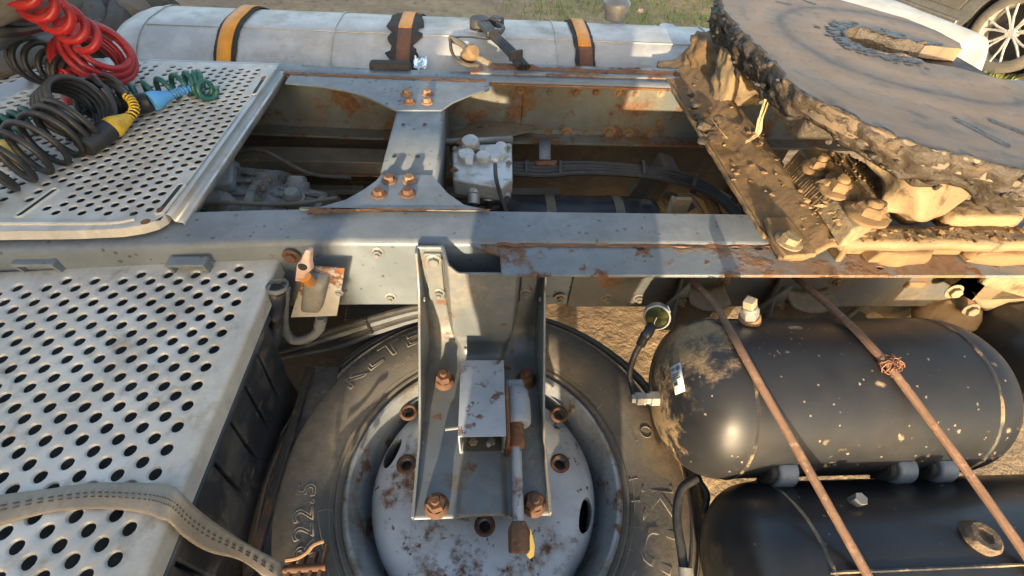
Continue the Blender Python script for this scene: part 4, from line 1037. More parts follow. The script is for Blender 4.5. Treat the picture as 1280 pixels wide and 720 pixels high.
# hanger brackets and rusty tie rods over the tanks
def rod(lab, pts, knot=None):
    t = thing('tie_rod', lab, 'rod', pts[-1], 'rusty tie rods over the tanks')
    MB().tube(pts, .0068, 10, jit=.08).build('bar', pipe_rust, t)
    return t
def proj(p_):
    d = V(p_)-CAM; k = d.dot(fw); return 640+FPX*d.dot(RT)/k, 360-FPX*d.dot(UP)/k
def taut(line):
    """upper hull of hanger, both tanks and the lower anchor: the line a taut rod takes"""
    pt = [(.72, .865), (-.20, .62)]
    for (cy, cz_, r_) in ((.415, .80, T1R+.0075), (.115, .70, .1625)):
        pt += [(cy+r_*math.cos(a), cz_+r_*math.sin(a)) for a in [math.pi*k/60 for k in range(61)]]
    pt.sort(); hull = []
    for p_ in pt:
        while len(hull) > 1 and (hull[-1][0]-hull[-2][0])*(p_[1]-hull[-2][1])-(hull[-1][1]-hull[-2][1])*(p_[0]-hull[-2][0]) >= 0: hull.pop()
        hull.append(p_)
    out = []
    for (y, z_), (y2, z2) in zip(hull, hull[1:]):
        n_ = max(1, int(abs(y2-y)/.03))
        for k in range(n_): f = k/n_; out.append(V((0, y+(y2-y)*f, z_+(z2-z_)*f)))
    def lx(y):
        for (x0, y0), (x1, y1) in zip(line, line[1:]):
            if y <= y1 or (x1, y1) == line[-1]: return x0+(x1-x0)*(y-y0)/(y1-y0)
    for o_ in out:
        o_.x = .6
        for k in range(30):
            px, py = proj(o_); o_.x += (lx(py)-px)/FPX*.7
        o_.x += .0012*nz((o_.y*7, line[0][0], 0))
    return out
rod('rusty tie rod over both tanks, left one, plain along its length', taut([(850,335),(866,351),(896,384),(905,400),(1085,720)]))
r2 = rod('rusty tie rod over both tanks, right one, with wire twisted round it', taut([(980,335),(1035,381),(1072,415),(1112,458),(1190,563),(1280,690)]))
kc = P(1113, 457, z=.958); wm = MB()
for k in range(7):
    d = V((random.uniform(-1,1), random.uniform(-1,1), random.uniform(-.4,.8))).normalized(); u, w_, _ = frame(d)
    rr = random.uniform(.010, .018)
    wm.tube([kc+V((random.uniform(-.004,.004), random.uniform(-.005,.005), .002))+(u*math.cos(a)+w_*math.sin(a))*rr*(1+.05*a) for a in [q_*math.pi/8 for q_ in range(18)]], .0011, 5)
wm.build('wire_knot', mat('copper_brown_wire', (.20,.09,.05), .7, .2), r2)
for i, (lx, rx, yy) in enumerate(((845, 912, 368), (968, 1047, 371))):
    a, b = P(lx+14, yy+6, Y=.64), P(rx, yy+3, Y=.63)
    hb = thing('tank_hanger', 'mud covered tank hanger with curved sunlit lip at the %s tie rod' % ('left' if i == 0 else 'right'), 'bracket', (a.x, .66, .70), 'tank hangers below the rail')
    cx = (a.x+b.x)/2; zz = a.z
    lipm = MB(); w2 = (b.x-a.x)/2
    def lf(u, v): 
        x = cx+w2*(2*u-1); dz = .016*(2*u-1)**2
        return V((x, .615+.055*v-.008*(1-(2*u-1)**2)*(1-v), zz+dz+.004*v))
    lipm.grid(lf, 24, 5); lipm.build('curved_lip', mud_yel, hb, solid=.006)
    MB().prism([(-w2*1.0, 0), (w2*.95, .002), (w2*.7, -.10), (-w2*1.7, -.12), (-w2*1.9, -.02), (-w2*1.2, .06)], .01, (cx, .64, zz-.006), (1,0,0), (0,0,1), (0,1,0)).build('web_plate', dirt_mid, hb, bevel=.003)
    MB().add([V((cx-w2*1.7, .62, zz-.02)), V((cx-w2*1.2, .695, zz+.06)), V((cx-w2*.9, .695, zz-.1)), V((cx-w2*1.5, .58, zz-.10))], [(0,1,2,3)]).build('gusset_plate', dirt_mid, hb, solid=.006)
    bolt(hb, V((cx-w2*1.3, .634, zz-.005)), (0,-1,0), .009, mud, stud=True)

# gauge
gp = P(821, 396, z=.905)
gt = thing('pressure_gauge', 'round glass faced pressure gauge with worn chrome rim beside the tank end', 'gauge', gp)
gd = V((-.35, -.80, .48)).normalized()
MB().lathe([(0,-.022),(.022,-.022),(.0255,-.018),(.0265,0),(.0265,.006),(.0235,.0075),(.0225,.004),(.0225,.002)], gp, gd, 40).build('case', chrome, gt)
MB().lathe([(0,.0035),(.0228,.0035)], gp, gd, 32).build('glass', glass_gr, gt)
u, w_, _ = frame(gd)
MB().tube([gp+gd*.0042, gp+gd*.0042+u*.012+w_*.008], .0008, 5).build('needle', white_lab, gt)
side = gp+V((.022,.012,.006)); MB().box(side+V((.003,.0,-.002)), (.003,.016,.014)).build('side_label', white_lab, gt, bevel=.001)
el = P(806, 420, z=.88)
MB().tube(catmull([gp-gd*.02+V((0,0,-.014)), el+V((.006,.004,.006)), el], 8), .0105, 12).build('elbow', black_plastic, gt)
MB().cyl(el, el+V((-.004,-.006,-.022)), .0095, 14).build('collar', black_plastic, gt)
ft = on_tank(822, 498); 
MB().tube(catmull([el+V((-.003,-.004,-.015)), P(793,445,z=.84), P(787,468,z=.80), P(792,492,z=.775), ft+V((-.055,-.002,.0))], 10), .0062, 10).build('hose', hose_black, gt)
MB().loft([[ft+V((-x_, 0, 0))+V((0, y*1.0, z_)) for y, z_ in hexpts(r_)] for x_, r_ in ((-.006,.016),(.016,.016),(.018,.012),(.026,.012),(.028,.0145),(.045,.0145),(.048,.010),(.055,.009))]).build('fitting', zinc, gt, ang=25)
# hose by the nearest tank
lh = thing('tank_hose', 'black air hose curving down beside the left end of the nearest tank', 'hose', P(855, 700, z=.65))
MB().tube(catmull([P(870,598,z=.70), P(852,612,z=.70), P(846,645,z=.69), P(852,690,z=.68), P(858,735,z=.67)], 10), .0085, 12).build('hose', hose_black, lh)
MB().cyl(P(857,709,z=.678), P(860,740,z=.668), .013, 14).build('ferrule', zinc, lh)
MB().tube(catmull([P(872,598,z=.66), P(884,618,z=.66), P(880,640,z=.64)], 8), .006, 10).build('branch', hose_black, lh)

# ================================================================== valve block, hose bundle and inner tank
vb = thing('valve_block', 'dusty cast aluminium brake valve block between the rails beside the crossmember', 'valve', (0, 1.10, .82))
Zv = .885
def vp_(x, y, z_=Zv): return P(x, y, z=z_)
q = [vp_(x, y) for x, y in ((565,187),(576,176),(600,178),(640,176),(641,222),(628,232),(566,222))]
MB().prism([(p_.x, p_.y) for p_ in q], .05, (0,0,Zv-.055)).build('body', cast, vb, bevel=.006)
for (x, y, r_, h, m) in ((588,180,.028,.022,cast),(583,196,.026,.020,cast),(618,192,.036,.014,cast),(604,198,.022,.02,cast),(626,185,.018,.018,cast)):
    p_ = vp_(x, y); p_.z = Zv-.006
    MB().lathe([(0,0),(r_,0),(r_,h*.6),(r_*.85,h),(0,h*1.05)], p_, (0,-.15,1), 26, fn=lambda v_: v_+V((.0015*nz(v_, 60), .0015*nz(v_, 50), 0))).build('dome', m, vb)
p_ = vp_(586, 202, Zv+.02); MB().box(p_, (.022,.026,.016), rot=Matrix.Rotation(.4, 3, 'X')).build('boss', cast, vb, bevel=.003)
for x, y in ((574,178),(594,177),(597,190),(568,213)): bolt(vb, vp_(x, y, Zv+.005), (0,0,1), .007, rust_bolt)
for x, y in ((635,185),(636,204),(569,186)): bolt(vb, vp_(x, y, Zv), (0,0,1), .006, dirt_mid)
for (x, y, x2, y2, r_) in ((593,232,592,258,.020),(612,228,611,250,.022),(630,226,632,258,.020)):
    a, b = vp_(x, y, Zv-.03), vp_(x2, y2, Zv-.07)
    MB().lathe([(0,0),(r_,0),(r_,.02),(r_*.85,.024),(r_*.85,.05),(0,.05)], a, b-a, 20).build('port', cast, vb)
    MB().tube(catmull([a.lerp(b, .7), b, b+V((0,-.02,-.12))], 8), .011, 10).build('port_hose', hose_black, vb)
MB().tube(catmull([vp_(619,205,Zv+.03), vp_(620,222,Zv+.02), vp_(626,245,Zv-.02), vp_(634,270,Zv-.06)], 8), .0055, 8).build('thin_hose', hose_black, vb)
MB().add([vp_(553,173,.893), vp_(641,170,.893), vp_(641,181,.865), vp_(553,181,.865)], [(0,1,2,3)]).build('mount_bracket', chassis, vb, solid=.005)
hb = thing('hose_bundle', 'bundle of black air hoses running from the valve block under the fifth wheel', 'hoses', P(760, 215, z=.72))
for k in range(8):
    dy = (k % 4)*4.2-2; dz = .014*(k//4)
    MB().tube(catmull([P(630,206+dy,z=.78+dz), P(680,208+dy*1.1,z=.775+dz), P(720,206+dy,z=.775+dz+.004*(k % 3)), P(770,208+dy*.9,z=.775+dz), P(820,213+dy*.9,z=.77+dz), P(860,222+dy,z=.755+dz), P(895,240+dy*.8,z=.735+dz), P(925,266+dy,z=.70+dz)], 8), .0078, 8).build('hose', hose_black, hb)
for x in (658, 700, 803, 868):
    y = 210 if x < 850 else 226
    p_ = P(x, y, z=.79); MB().lathe([(.030,-.006),(.033,-.005),(.033,.005),(.030,.006),(.030,-.006)], p_, (1,-.1 if x < 850 else -.5,0), 16, fn=lambda v_: V((v_.x, v_.y, p_.z+(v_.z-p_.z)*.6))).build('cable_tie', hose_black, hb)
cl = thing('hose_clamp_bracket', 'grey strip bracket hanging from the far rail over the hose bundle', 'bracket', P(682, 190, z=.75))
MB().add([P(674,174,z=.80), P(688,174,z=.80), P(688,200,z=.80), P(674,200,z=.80)], [(0,1,2,3)]).build('strip', chassis, cl, solid=.004)
MB().add([P(668,201,z=.802), P(697,200,z=.802), P(694,206,z=.80), P(671,206,z=.80)], [(0,1,2,3)]).build('foot', rust, cl, solid=.004)
it = thing('inner_air_tank', 'dusty black cylinder with strap between the rails, below the hose bundle', 'air tank', (.33, 1.12, .40))
MB().lathe([(0,0),(.08,.004),(.115,.02),(.125,.05),(.125,.49),(.115,.52),(.08,.535),(0,.54)], (.05, 1.13, .60), (1,0,0), 48).build('shell', box_black, it)
for x in (.20, .42): MB().lathe([(.126,0),(.128,0),(.128,.03),(.126,.03)], (x, 1.13, .60), (1,0,0), 48).build('strap', dirt_mid, it)
MB().box((.165, 1.02, .735), (.06, .05, .012)).build('strap_clip', rust, it, bevel=.003)
MB().box((.165, .99, .68), (.012, .012, .10)).build('clip_bolt', rust, it, bevel=.003)
MB().cyl((.59,1.13,.62), (.70,1.16,.70), .012, 10).build('outlet', hose_black, it)
bk = thing('sunlit_bracket', 'small yellow dusty bracket catching sun behind the near rail', 'bracket', P(850, 258, z=.86))
MB().box(P(851,257,z=.88), (.045,.012,.05)).build('plate', mud_yel, bk, bevel=.003)
MB().box(P(840,258,z=.87), (.012,.03,.05)).build('side', mud_yel, bk, bevel=.003)
ab = thing('axle_bracing', 'dark oily axle parts under the fifth wheel, between the rails', 'axle', (.75, 1.1, .4))
MB().lathe([(0,0),(.09,0),(.10,.1),(.14,.25),(.20,.35),(.20,.5),(.14,.6),(.10,.75),(.09,.85),(0,.85)], (1.15, .70, .45), (0,1,0), 40, fn=lambda v_: v_+V((.006*nz(v_, 20), 0, .006*nz(v_+V((2,0,0)), 20)))).build('axle_case', dirt_dk, ab)
for k in range(6):
    a = P(790+26*k, 236+6*(k % 3), z=.58); b = P(830+22*k, 262+3*k, z=.45)
    MB().tube([a, a.lerp(b,.5)+V((0,0,.03)), b], .022, 8, jit=.2).build('rod', dirt_dk if k % 2 else dirt_mid, ab)
MB().box((.72, 1.0, .50), (.10, .30, .14), rot=Matrix.Rotation(.4, 3, 'Z')).build('block', dirt_mid, ab, bevel=.01)
MB().box((.60, 1.32, .62), (.06, .10, .30), rot=Matrix.Rotation(.3, 3, 'Y')).build('link', dirt_dk, ab, bevel=.01)

# ================================================================== fuel tank
fu = thing('fuel_tank', 'long silver fuel tank beyond the far rail with three orange banded straps', 'fuel tank', (-.1, 1.92, .30))
FY0, FY1, FZ1, FZ0, FR = 1.60, 2.26, .962, .34, .29
def rrect(y0, y1, z0_, z1, r_, n=24):
    out = []
    for (cy, cz_, a0) in ((y1-r_, z1-r_, 0), (y0+r_, z1-r_, 90), (y0+r_, z0_+r_, 180), (y1-r_, z0_+r_, 270)):
        for k in range(n+1):
            a = R(a0+90*k/n); out.append((cy+r_*math.cos(a), cz_+r_*math.sin(a)))
    return out
XA, XB = -1.36, 1.05
rings = []
cyc, czc = (FY0+FY1)/2, (FZ0+FZ1)/2
for x, k in ((XA-.01,.55),(XA,.72),(XA+.012,.84),(XA+.04,.94),(XA+.09,.99),(XA+.13,1.0)):
    rings.append([V((x, cyc+(y-cyc)*k, czc+(z_-czc)*k)) for y, z_ in rrect(FY0, FY1, FZ0, FZ1, FR)])
for i in range(1, 30): 
    x = XA+.13+(XB-XA-.26)*i/30; rings.append([V((x, y+.0015*nz((x*5, y*5, z_*5)), z_+.0015*nz((x*5, y*5+3, z_*5)))) for y, z_ in rrect(FY0, FY1, FZ0, FZ1, FR)])
for x, k in ((XB-.13,1),(XB-.09,.99),(XB-.04,.94),(XB-.012,.84),(XB,.72),(XB+.01,.55)):
    rings.append([V((x, cyc+(y-cyc)*k, czc+(z_-czc)*k)) for y, z_ in rrect(FY0, FY1, FZ0, FZ1, FR)])
fs = MB().loft(rings).build('shell', tank_alu, fu, ang=40)
prf = rrect(FY0-.003, FY1+.003, FZ0-.003, FZ1+.003, FR, 40)
def frac(yv):
    return next(i for i in range(41, 82) if prf[i][0] < yv)/len(prf)
def band(xc, wd, lift, a0, a1, mt, nm, par, jit=0, tn=.004):
    """strip that follows the tank's outline between two fractions of it"""
    n_ = len(prf); i0, i1 = int(a0*n_), int(a1*n_); mb = MB()
    def bfn(u, v):
        k = i0+u*(i1-i0); i = int(k) % n_; f = k-int(k); y, z_ = prf[i]; y2, z2 = prf[(i+1) % n_]
        y, z_ = y+(y2-y)*f, z_+(z2-z_)*f
        dy, dz = y-cyc, z_-czc; l = math.hypot(dy, dz)
        j = jit*nz((xc*9+(0 if v < .5 else 50), u*26, 0)) + jit*.6*nz((xc*3+(0 if v < .5 else 50), u*70, 3)) if v in (0, 1) else 0
        return V((xc+wd*(v-.5)*(1+j), y+dy/l*lift, z_+dz/l*lift))
    mb.grid(bfn, 90, 2); return mb.build(nm, mt, par, solid=tn)
for xc, split, j in ((-.915, .60, .10), (-.292, frac(1.86), .45), (.384, frac(1.79), .12)):
    rb = band(xc, .075 if j < .4 else .105, .004, .02, .52, band_rub, 'rubber_liner', fu, j)
    band(xc, .048, .010, .03, min(split, .49), band_or, 'orange_strap', fu, .02)
    if split < .5: band(xc+.002, .050, .0085, split-.02, .50, band_ru, 'rusty_strap', fu, .04)
for sx in (XA+.14, XB-.14, .28, -.55): band(sx, .006, .0005, .0, .5, tank_alu, 'weld_seam', fu, 0, .002)
lsm = MB(); 
for (x0, x1) in ((XA+.15, XB-.15),): lsm.box(((x0+x1)/2, 1.83, FZ1-.0045), (x1-x0, .004, .004))
lsm.build('long_seam', mat('seam_grey', (.40,.40,.39), .5, .3), fu)  # plain grey seam along the tank top
cpz = V((P(767,12,z=.96).x, 2.16, .955)); cap_t = MB()
cap_t.lathe([(0,-.02),(.045,-.02),(.046,.015),(.058,.017),(.060,.028),(.058,.044),(.045,.058),(.02,.064),(0,.064)], cpz, n=36); cap_t.build('filler_cap', chrome, fu)
bolt(fu, P(800,14,z=.97), (0,0,1), .012, dirt_mid)
MB().lathe([(0,.001),(.035,.001)], P(835,33,z=.958), n=24).build('round_patch', mat('patch_grey', (.36,.36,.34), .4, .3), fu)
su = thing('tank_sender_unit', 'black fuel sender with cables leaning down to the rail, on top of the silver tank', 'sender', P(605, 25, z=.96))
p_ = P(600, 27, z=.985); MB().lathe([(0,-.03),(.040,-.03),(.040,.008),(.034,.014),(0,.014)], p_, n=24).build('head', black_plastic, su)
MB().box(P(621,27,z=.99), (.05,.035,.035), rot=Matrix.Rotation(-.5, 3, 'Z')).build('connector', black_plastic, su, bevel=.006)
for k in range(3):
    MB().tube(catmull([P(600+5*k,30,z=.995), P(614+4*k,45,z=1.0), P(632+4*k,62,z=.99), P(650+5*k,84,z=.97)], 8), .010, 8).build('cable', hose_black, su)
MB().tube(catmull([P(622,30,z=.995), P(629,35,z=1.0), P(624,42,z=1.0), P(618,48,z=.99)], 8), .008, 8).build('cable', hose_black, su)
for x, y in ((616,43),(645,69)): MB().box(P(x, y, z=1.005), (.05,.012,.03), rot=Matrix.Rotation(.5, 3, 'Z')).build('tie', black_plastic, su, bevel=.004)
ru = thing('tank_return_fitting', 'muddy brown fitting with looped thin hose on the silver tank', 'fitting', P(590, 65, z=.95))
p_ = P(588, 68, z=.975); MB().lathe([(0,-.03),(.024,-.03),(.027,-.01),(.026,.02),(.018,.03),(0,.03)], p_, (.5,-.5,.6), 20).build('body', mud, ru)
MB().tube(catmull([P(563,48,z=.965), P(575,54,z=.975), P(585,62,z=.98), P(597,72,z=.97), P(612,80,z=.96)], 8), .011, 10).build('pipe', dirt_mid, ru)
MB().tube(catmull([P(563,50,z=.97), P(564,62,z=.975), P(570,74,z=.97), P(582,81,z=.965), P(598,82,z=.96)], 8), .006, 8).build('thin_hose', dirt_dk, ru)
MB().tube(catmull([P(563,48,z=.97), P(580,46,z=.985), P(612,49,z=1.0)], 8), .003, 6).build('wire', hose_black, ru)
ct = thing('tank_cradle_foot', 'dark rubber foot of a tank cradle just behind the far rail', 'bracket', P(490, 83, z=.94))
MB().box(P(488,83.5,z=.953), (.135,.045,.035)).build('pad', band_rub, ct, bevel=.012)
fo = thing('foil_scrap', 'crumpled shiny foil scrap beside the middle tank strap', 'foil', P(525, 78, z=.94))
MB().grid(lambda u, v: P(517+17*u, 71+14*v, z=.945)+V((0,0,.012*nz((u*4, v*4, 0))+.008*nz((u*9, v*9, 3)))), 10, 8).build('sheet', mat('foil', (.75,.75,.76), .2, .9), fo, solid=.001)

# ================================================================== fifth wheel
fw_t = thing('fifth_wheel', 'fifth wheel coupling with worn greasy top plate and mud caked mount', 'fifth wheel', (1.0, 1.08, .96))
KZ, KS = 1.22, -.06
def kz(x): return KZ+KS*(x-1.0)
def KP(x, y):
    d = ray(x, y); t = (KZ-KS*1.0-CAM.z)/(d.z-KS*d.x); return CAM+d*t
edge = [KP(x, y) for x, y in ((897.6,3.6),(928,40),(964,78),(990,105),(1036.6,133.6),(1091,159),(1145,180.5),(1210,197),(1280,213))]
near_ext = [V((1.02,.575,0)), V((1.14,.60,0)), V((1.26,.66,0)), V((1.42,.78,0)), V((1.50,.90,0)), V((1.44,1.0,0))]
inner = [KP(x, y) for x, y in ((1280,108),(1230,93),(1190,83),(1159,79))]
kc_ = KP(1108, 55)
hole = []
for x, y in ((1140,73),(1110,70),(1080,62),(1058,51),(1050,42),(1055,36),(1072,36),(1095,41),(1120,48),(1140,52),(1160,56)): hole.append(KP(x, y))
tip = [KP(x, y) for x, y in ((1180,59),(1203,61.5),(1200,54))]
far_h = [KP(x, y) for x, y in ((1170,38),(1130,22),(1080,8),(1040,-3))]
far_ext = [V((.90,1.53,0)), V((.80,1.54,0)), V((.70,1.50,0))]
ol = edge+near_ext+inner+hole+tip+far_h+far_ext
def dens(pts, st=.012, op=False):
    out = []
    for i, p_ in enumerate(pts[:-1] if op else pts):
        q_ = pts[(i+1) % len(pts)]; n_ = max(1, int((q_-p_).xy.length/st))
        for k in range(n_): out.append(p_.lerp(q_, k/n_))
    return out
ol2 = []
sme = catmull([V((p_.x, p_.y, 0)) for p_ in edge], 10)
base_ol = sme[:-1]+[V((p_.x, p_.y, 0)) for p_ in near_ext+inner+hole+tip+far_h+far_ext]
for p_ in dens(base_ol):
    j = .004*nz(p_, 22)+.0025*nz(p_, 60); c_ = (p_-V((1.05,1.06,0))).normalized(); ol2.append(p_+c_*j)
plate = sheet('coupling_plate', [(p_.x, p_.y) for p_ in ol2], [], -.03, None, fw_t, zf=lambda c: V((c.x, c.y, kz(c.x)+c.z)))
# top face gets a worn and greasy look in rings round the king pin
pm = bpy.data.materials.new('worn_greasy_steel'); pm.use_nodes = True; T = pm.node_tree; N = T.nodes; Lk = T.links; bs = N['Principled BSDF']
ge = N.new('ShaderNodeNewGeometry'); vd = N.new('ShaderNodeVectorMath'); vd.operation = 'SUBTRACT'; vd.inputs[1].default_value = (kc_.x+.03, kc_.y-.02, kc_.z)
Lk.new(ge.outputs['Position'], vd.inputs[0]); ms = N.new('ShaderNodeVectorMath'); ms.operation = 'MULTIPLY'; ms.inputs[1].default_value = (1, 1.08, 1); Lk.new(vd.outputs[0], ms.inputs[0])
ln = N.new('ShaderNodeVectorMath'); ln.operation = 'LENGTH'; Lk.new(ms.outputs[0], ln.inputs[0])
n1 = N.new('ShaderNodeTexNoise'); n1.inputs['Scale'].default_value = 5; n1.inputs['Detail'].default_value = 6; Lk.new(ge.outputs['Position'], n1.inputs['Vector'])
ad = N.new('ShaderNodeMath'); ad.operation = 'MULTIPLY_ADD'; ad.inputs[1].default_value = .07; Lk.new(n1.outputs[0], ad.inputs[0]); Lk.new(ln.outputs[1], ad.inputs[2])
cr_ = N.new('ShaderNodeValToRGB'); Lk.new(ad.outputs[0], cr_.inputs[0]); el_ = cr_.color_ramp.elements
el_[0].position = .0; el_[0].color = (.05,.05,.055,1); el_[1].position = 1; el_[1].color = (.13,.115,.10,1)
for pos, c in ((.09,(.075,.07,.065)),(.14,(.17,.135,.10)),(.20,(.19,.15,.108)),(.24,(.30,.20,.115)),(.27,(.25,.175,.11)),(.315,(.17,.135,.10)),(.335,(.05,.047,.045)),(.352,(.17,.135,.10)),(.40,(.28,.19,.115)),(.46,(.19,.15,.11)),(.52,(.17,.135,.10))):
    e = el_.new(pos); e.color = (*c, 1)
n2 = N.new('ShaderNodeTexNoise'); n2.inputs['Scale'].default_value = 14; n2.inputs['Detail'].default_value = 9; n2.inputs['Roughness'].default_value = .7; Lk.new(ge.outputs['Position'], n2.inputs['Vector'])
mr = N.new('ShaderNodeMapRange'); mr.inputs[1].default_value = .45; mr.inputs[2].default_value = .7; mr.inputs[4].default_value = .6; Lk.new(n2.outputs[0], mr.inputs[0])
mx = N.new('ShaderNodeMix'); mx.data_type = 'RGBA'; Lk.new(mr.outputs[0], mx.inputs[0]); Lk.new(cr_.outputs[0], mx.inputs[6]); mx.inputs[7].default_value = (.20,.135,.08,1)
sx = N.new('ShaderNodeSeparateXYZ'); Lk.new(ms.outputs[0], sx.inputs[0])
at_ = N.new('ShaderNodeMath'); at_.operation = 'ARCTAN2'; Lk.new(sx.outputs[1], at_.inputs[0]); Lk.new(sx.outputs[0], at_.inputs[1])
cx_ = N.new('ShaderNodeCombineXYZ'); m1 = N.new('ShaderNodeMath'); m1.operation = 'MULTIPLY'; m1.inputs[1].default_value = 15; Lk.new(ad.outputs[0], m1.inputs[0]); Lk.new(m1.outputs[0], cx_.inputs[0]); m2 = N.new('ShaderNodeMath'); m2.operation = 'MULTIPLY'; m2.inputs[1].default_value = 3.2; Lk.new(at_.outputs[0], m2.inputs[0]); Lk.new(m2.outputs[0], cx_.inputs[1])
n3 = N.new('ShaderNodeTexNoise'); n3.inputs['Scale'].default_value = 1.6; n3.inputs['Detail'].default_value = 9; n3.inputs['Roughness'].default_value = .68; Lk.new(cx_.outputs[0], n3.inputs['Vector'])
r3 = N.new('ShaderNodeMapRange'); r3.inputs[1].default_value = .46; r3.inputs[2].default_value = .66; r3.inputs[4].default_value = .6; Lk.new(n3.outputs[0], r3.inputs[0])
x3 = N.new('ShaderNodeMix'); x3.data_type = 'RGBA'; Lk.new(r3.outputs[0], x3.inputs[0]); Lk.new(mx.outputs[2], x3.inputs[6]); x3.inputs[7].default_value = (.25, .165, .095, 1)
r4 = N.new('ShaderNodeMapRange'); r4.inputs[1].default_value = .46; r4.inputs[2].default_value = .30; r4.inputs[4].default_value = .75; Lk.new(n3.outputs[0], r4.inputs[0])
x4 = N.new('ShaderNodeMix'); x4.data_type = 'RGBA'; Lk.new(r4.outputs[0], x4.inputs[0]); Lk.new(x3.outputs[2], x4.inputs[6]); x4.inputs[7].default_value = (.055, .052, .05, 1)
Lk.new(x4.outputs[2], bs.inputs['Base Color'])
wv = N.new('ShaderNodeMath'); wv.operation = 'SINE'; wm_ = N.new('ShaderNodeMath'); wm_.operation = 'MULTIPLY'; wm_.inputs[1].default_value = 260; Lk.new(ad.outputs[0], wm_.inputs[0]); Lk.new(wm_.outputs[0], wv.inputs[0])
b1 = N.new('ShaderNodeBump'); b1.inputs['Strength'].default_value = .15; b1.inputs['Distance'].default_value = .001; pass
b2_ = N.new('ShaderNodeBump'); b2_.inputs['Strength'].default_value = .5; b2_.inputs['Distance'].default_value = .004; Lk.new(n3.outputs[0], b1.inputs['Height']); b1.inputs['Strength'].default_value = .3; b1.inputs['Distance'].default_value = .004; Lk.new(n2.outputs[0], b2_.inputs['Height']); Lk.new(b1.outputs[0], b2_.inputs['Normal']); Lk.new(b2_.outputs[0], bs.inputs['Normal'])
rm2 = N.new('ShaderNodeMapRange'); rm2.inputs[3].default_value = .36; rm2.inputs[4].default_value = .75; Lk.new(n2.outputs[0], rm2.inputs[0]); Lk.new(rm2.outputs[0], bs.inputs['Roughness'])
bs.inputs['Metallic'].default_value = .15
plate.data.materials.append(pm)
# ragged skirt of grease and mud hanging from the visible rim
sk_pts = dens([V((p_.x, p_.y, 0)) for p_ in far_ext[::-1][:1]]+sme+[V((1.02,.575,0)), V((1.14,.60,0)), V((1.26,.66,0))], .006, True)
cen_k = V((1.05, 1.06, 0))
def skirt(lo, hi, inn, nrow, amp, seed, mt, nm, up=0.0):
    mb = MB(); rows = []
    for p_ in sk_pts:
        c_ = (p_-cen_k).normalized(); r_ = []
        depth = lo+(hi-lo)*(.5+.9*nz(p_+V((0,0,seed)), 7)+.5*nz(p_+V((0,0,seed)), 25))
        depth = max(.018, depth)
        for k in range(nrow+1):
            f = k/nrow; q_ = p_+c_*(.008*math.sin(min(1, f*2.2)*math.pi*.7)-inn*f*f)
            q_ = V((q_.x, q_.y, kz(p_.x)+up*(1-f)-depth*f))
            q_ += (c_+V((0,0,.4)))*(amp*.7*nz(q_+V((seed,0,0)), 26)+amp*.6*nz(q_+V((seed,0,0)), 60)+amp*.4*nz(q_+V((seed,0,0)), 130))*(1 if k else .35)
            r_.append(q_)
        rows.append(r_)
    mb.loft(rows, False, False); return mb.build(nm, mt, plate, ang=60, solid=.008)
skirt(.055, .10, .03, 16, .016, 1, grease, 'grease_skirt', .002)
gl = MB()
for k in range(150):
    i = random.randrange(len(sk_pts)); p_ = sk_pts[i]; c_ = (p_-cen_k).normalized()
    q_ = p_+c_*random.uniform(-.012, .012); q_.z = kz(p_.x)-random.uniform(.0, .06)
    rr_ = random.choice((.003,.004,.005,.007)); gl.ball(q_, rr_, 5, (random.uniform(.6,1.6), random.uniform(.6,1.6), random.uniform(.35,.8)), 1.3, 75)
gl.build('grease_clumps', grease, plate)['kind'] = 'stuff'
# king pin mouth lining and grease lumps round it
kl = dens([V((p_.x, p_.y, 0)) for p_ in hole], .006, True)
mb = MB(); rows = []
for p_ in kl:
    rows.append([V((p_.x, p_.y, kz(p_.x)+.004-.09*f))+V((nz(p_+V((f*3,0,0)), 30), nz(p_+V((f*3,5,0)), 30), nz(p_+V((f*3,0,7)), 30)))*.008 for f in (0,.15,.3,.5,.75,1)])
mb.loft(rows, False, False); mb.build('throat_wall', grease, plate, solid=.006)
gl = MB()
for k in range(420):
    p_ = random.choice(kl); c_ = V((p_.x-kc_.x, p_.y-kc_.y, 0)).normalized(); q_ = V((p_.x, p_.y, 0))+c_*abs(random.gauss(0, .018)); q_.z = kz(q_.x)+.001
    gl.ball(q_, random.uniform(.003, .009), 4, (1.6, 1, .30), .6, 60)
gl.build('grease_ridge', grease_dk, plate)['kind'] = 'stuff'
MB().lathe([(0,-.1),(.10,-.1)], (kc_.x+.02, kc_.y, 1.20), n=24).build('throat_floor', grease, plate)
for (x0, y0, x1, y1, wd) in ((1192,148,1262,184,.016),(1236,150,1300,175,.016),(970,2,990,6,.012),(1003,0,1020,6,.012)):
    a, b = KP(x0, y0), KP(x1, y1); d = nrm(b-a); n_ = V((-d.y, d.x, 0))
    gr_ = MB().grid(lambda u, v: a.lerp(b, u)+n_*wd*(v-.5)*(1 if 0 < u < 1 else .5)+V((0,0,.0012+.0012*nz((u*20, v*3, x0)))), 24, 4).build('grease_groove', grease_dk, plate)
MB().box((1.0, 1.06, 1.13), (.55, .30, .09)).build('plate_rib', grease, plate, bevel=.01)
MB().box((.86, 1.06, 1.15), (.06, .75, .07)).build('plate_rib', grease, plate, bevel=.01)
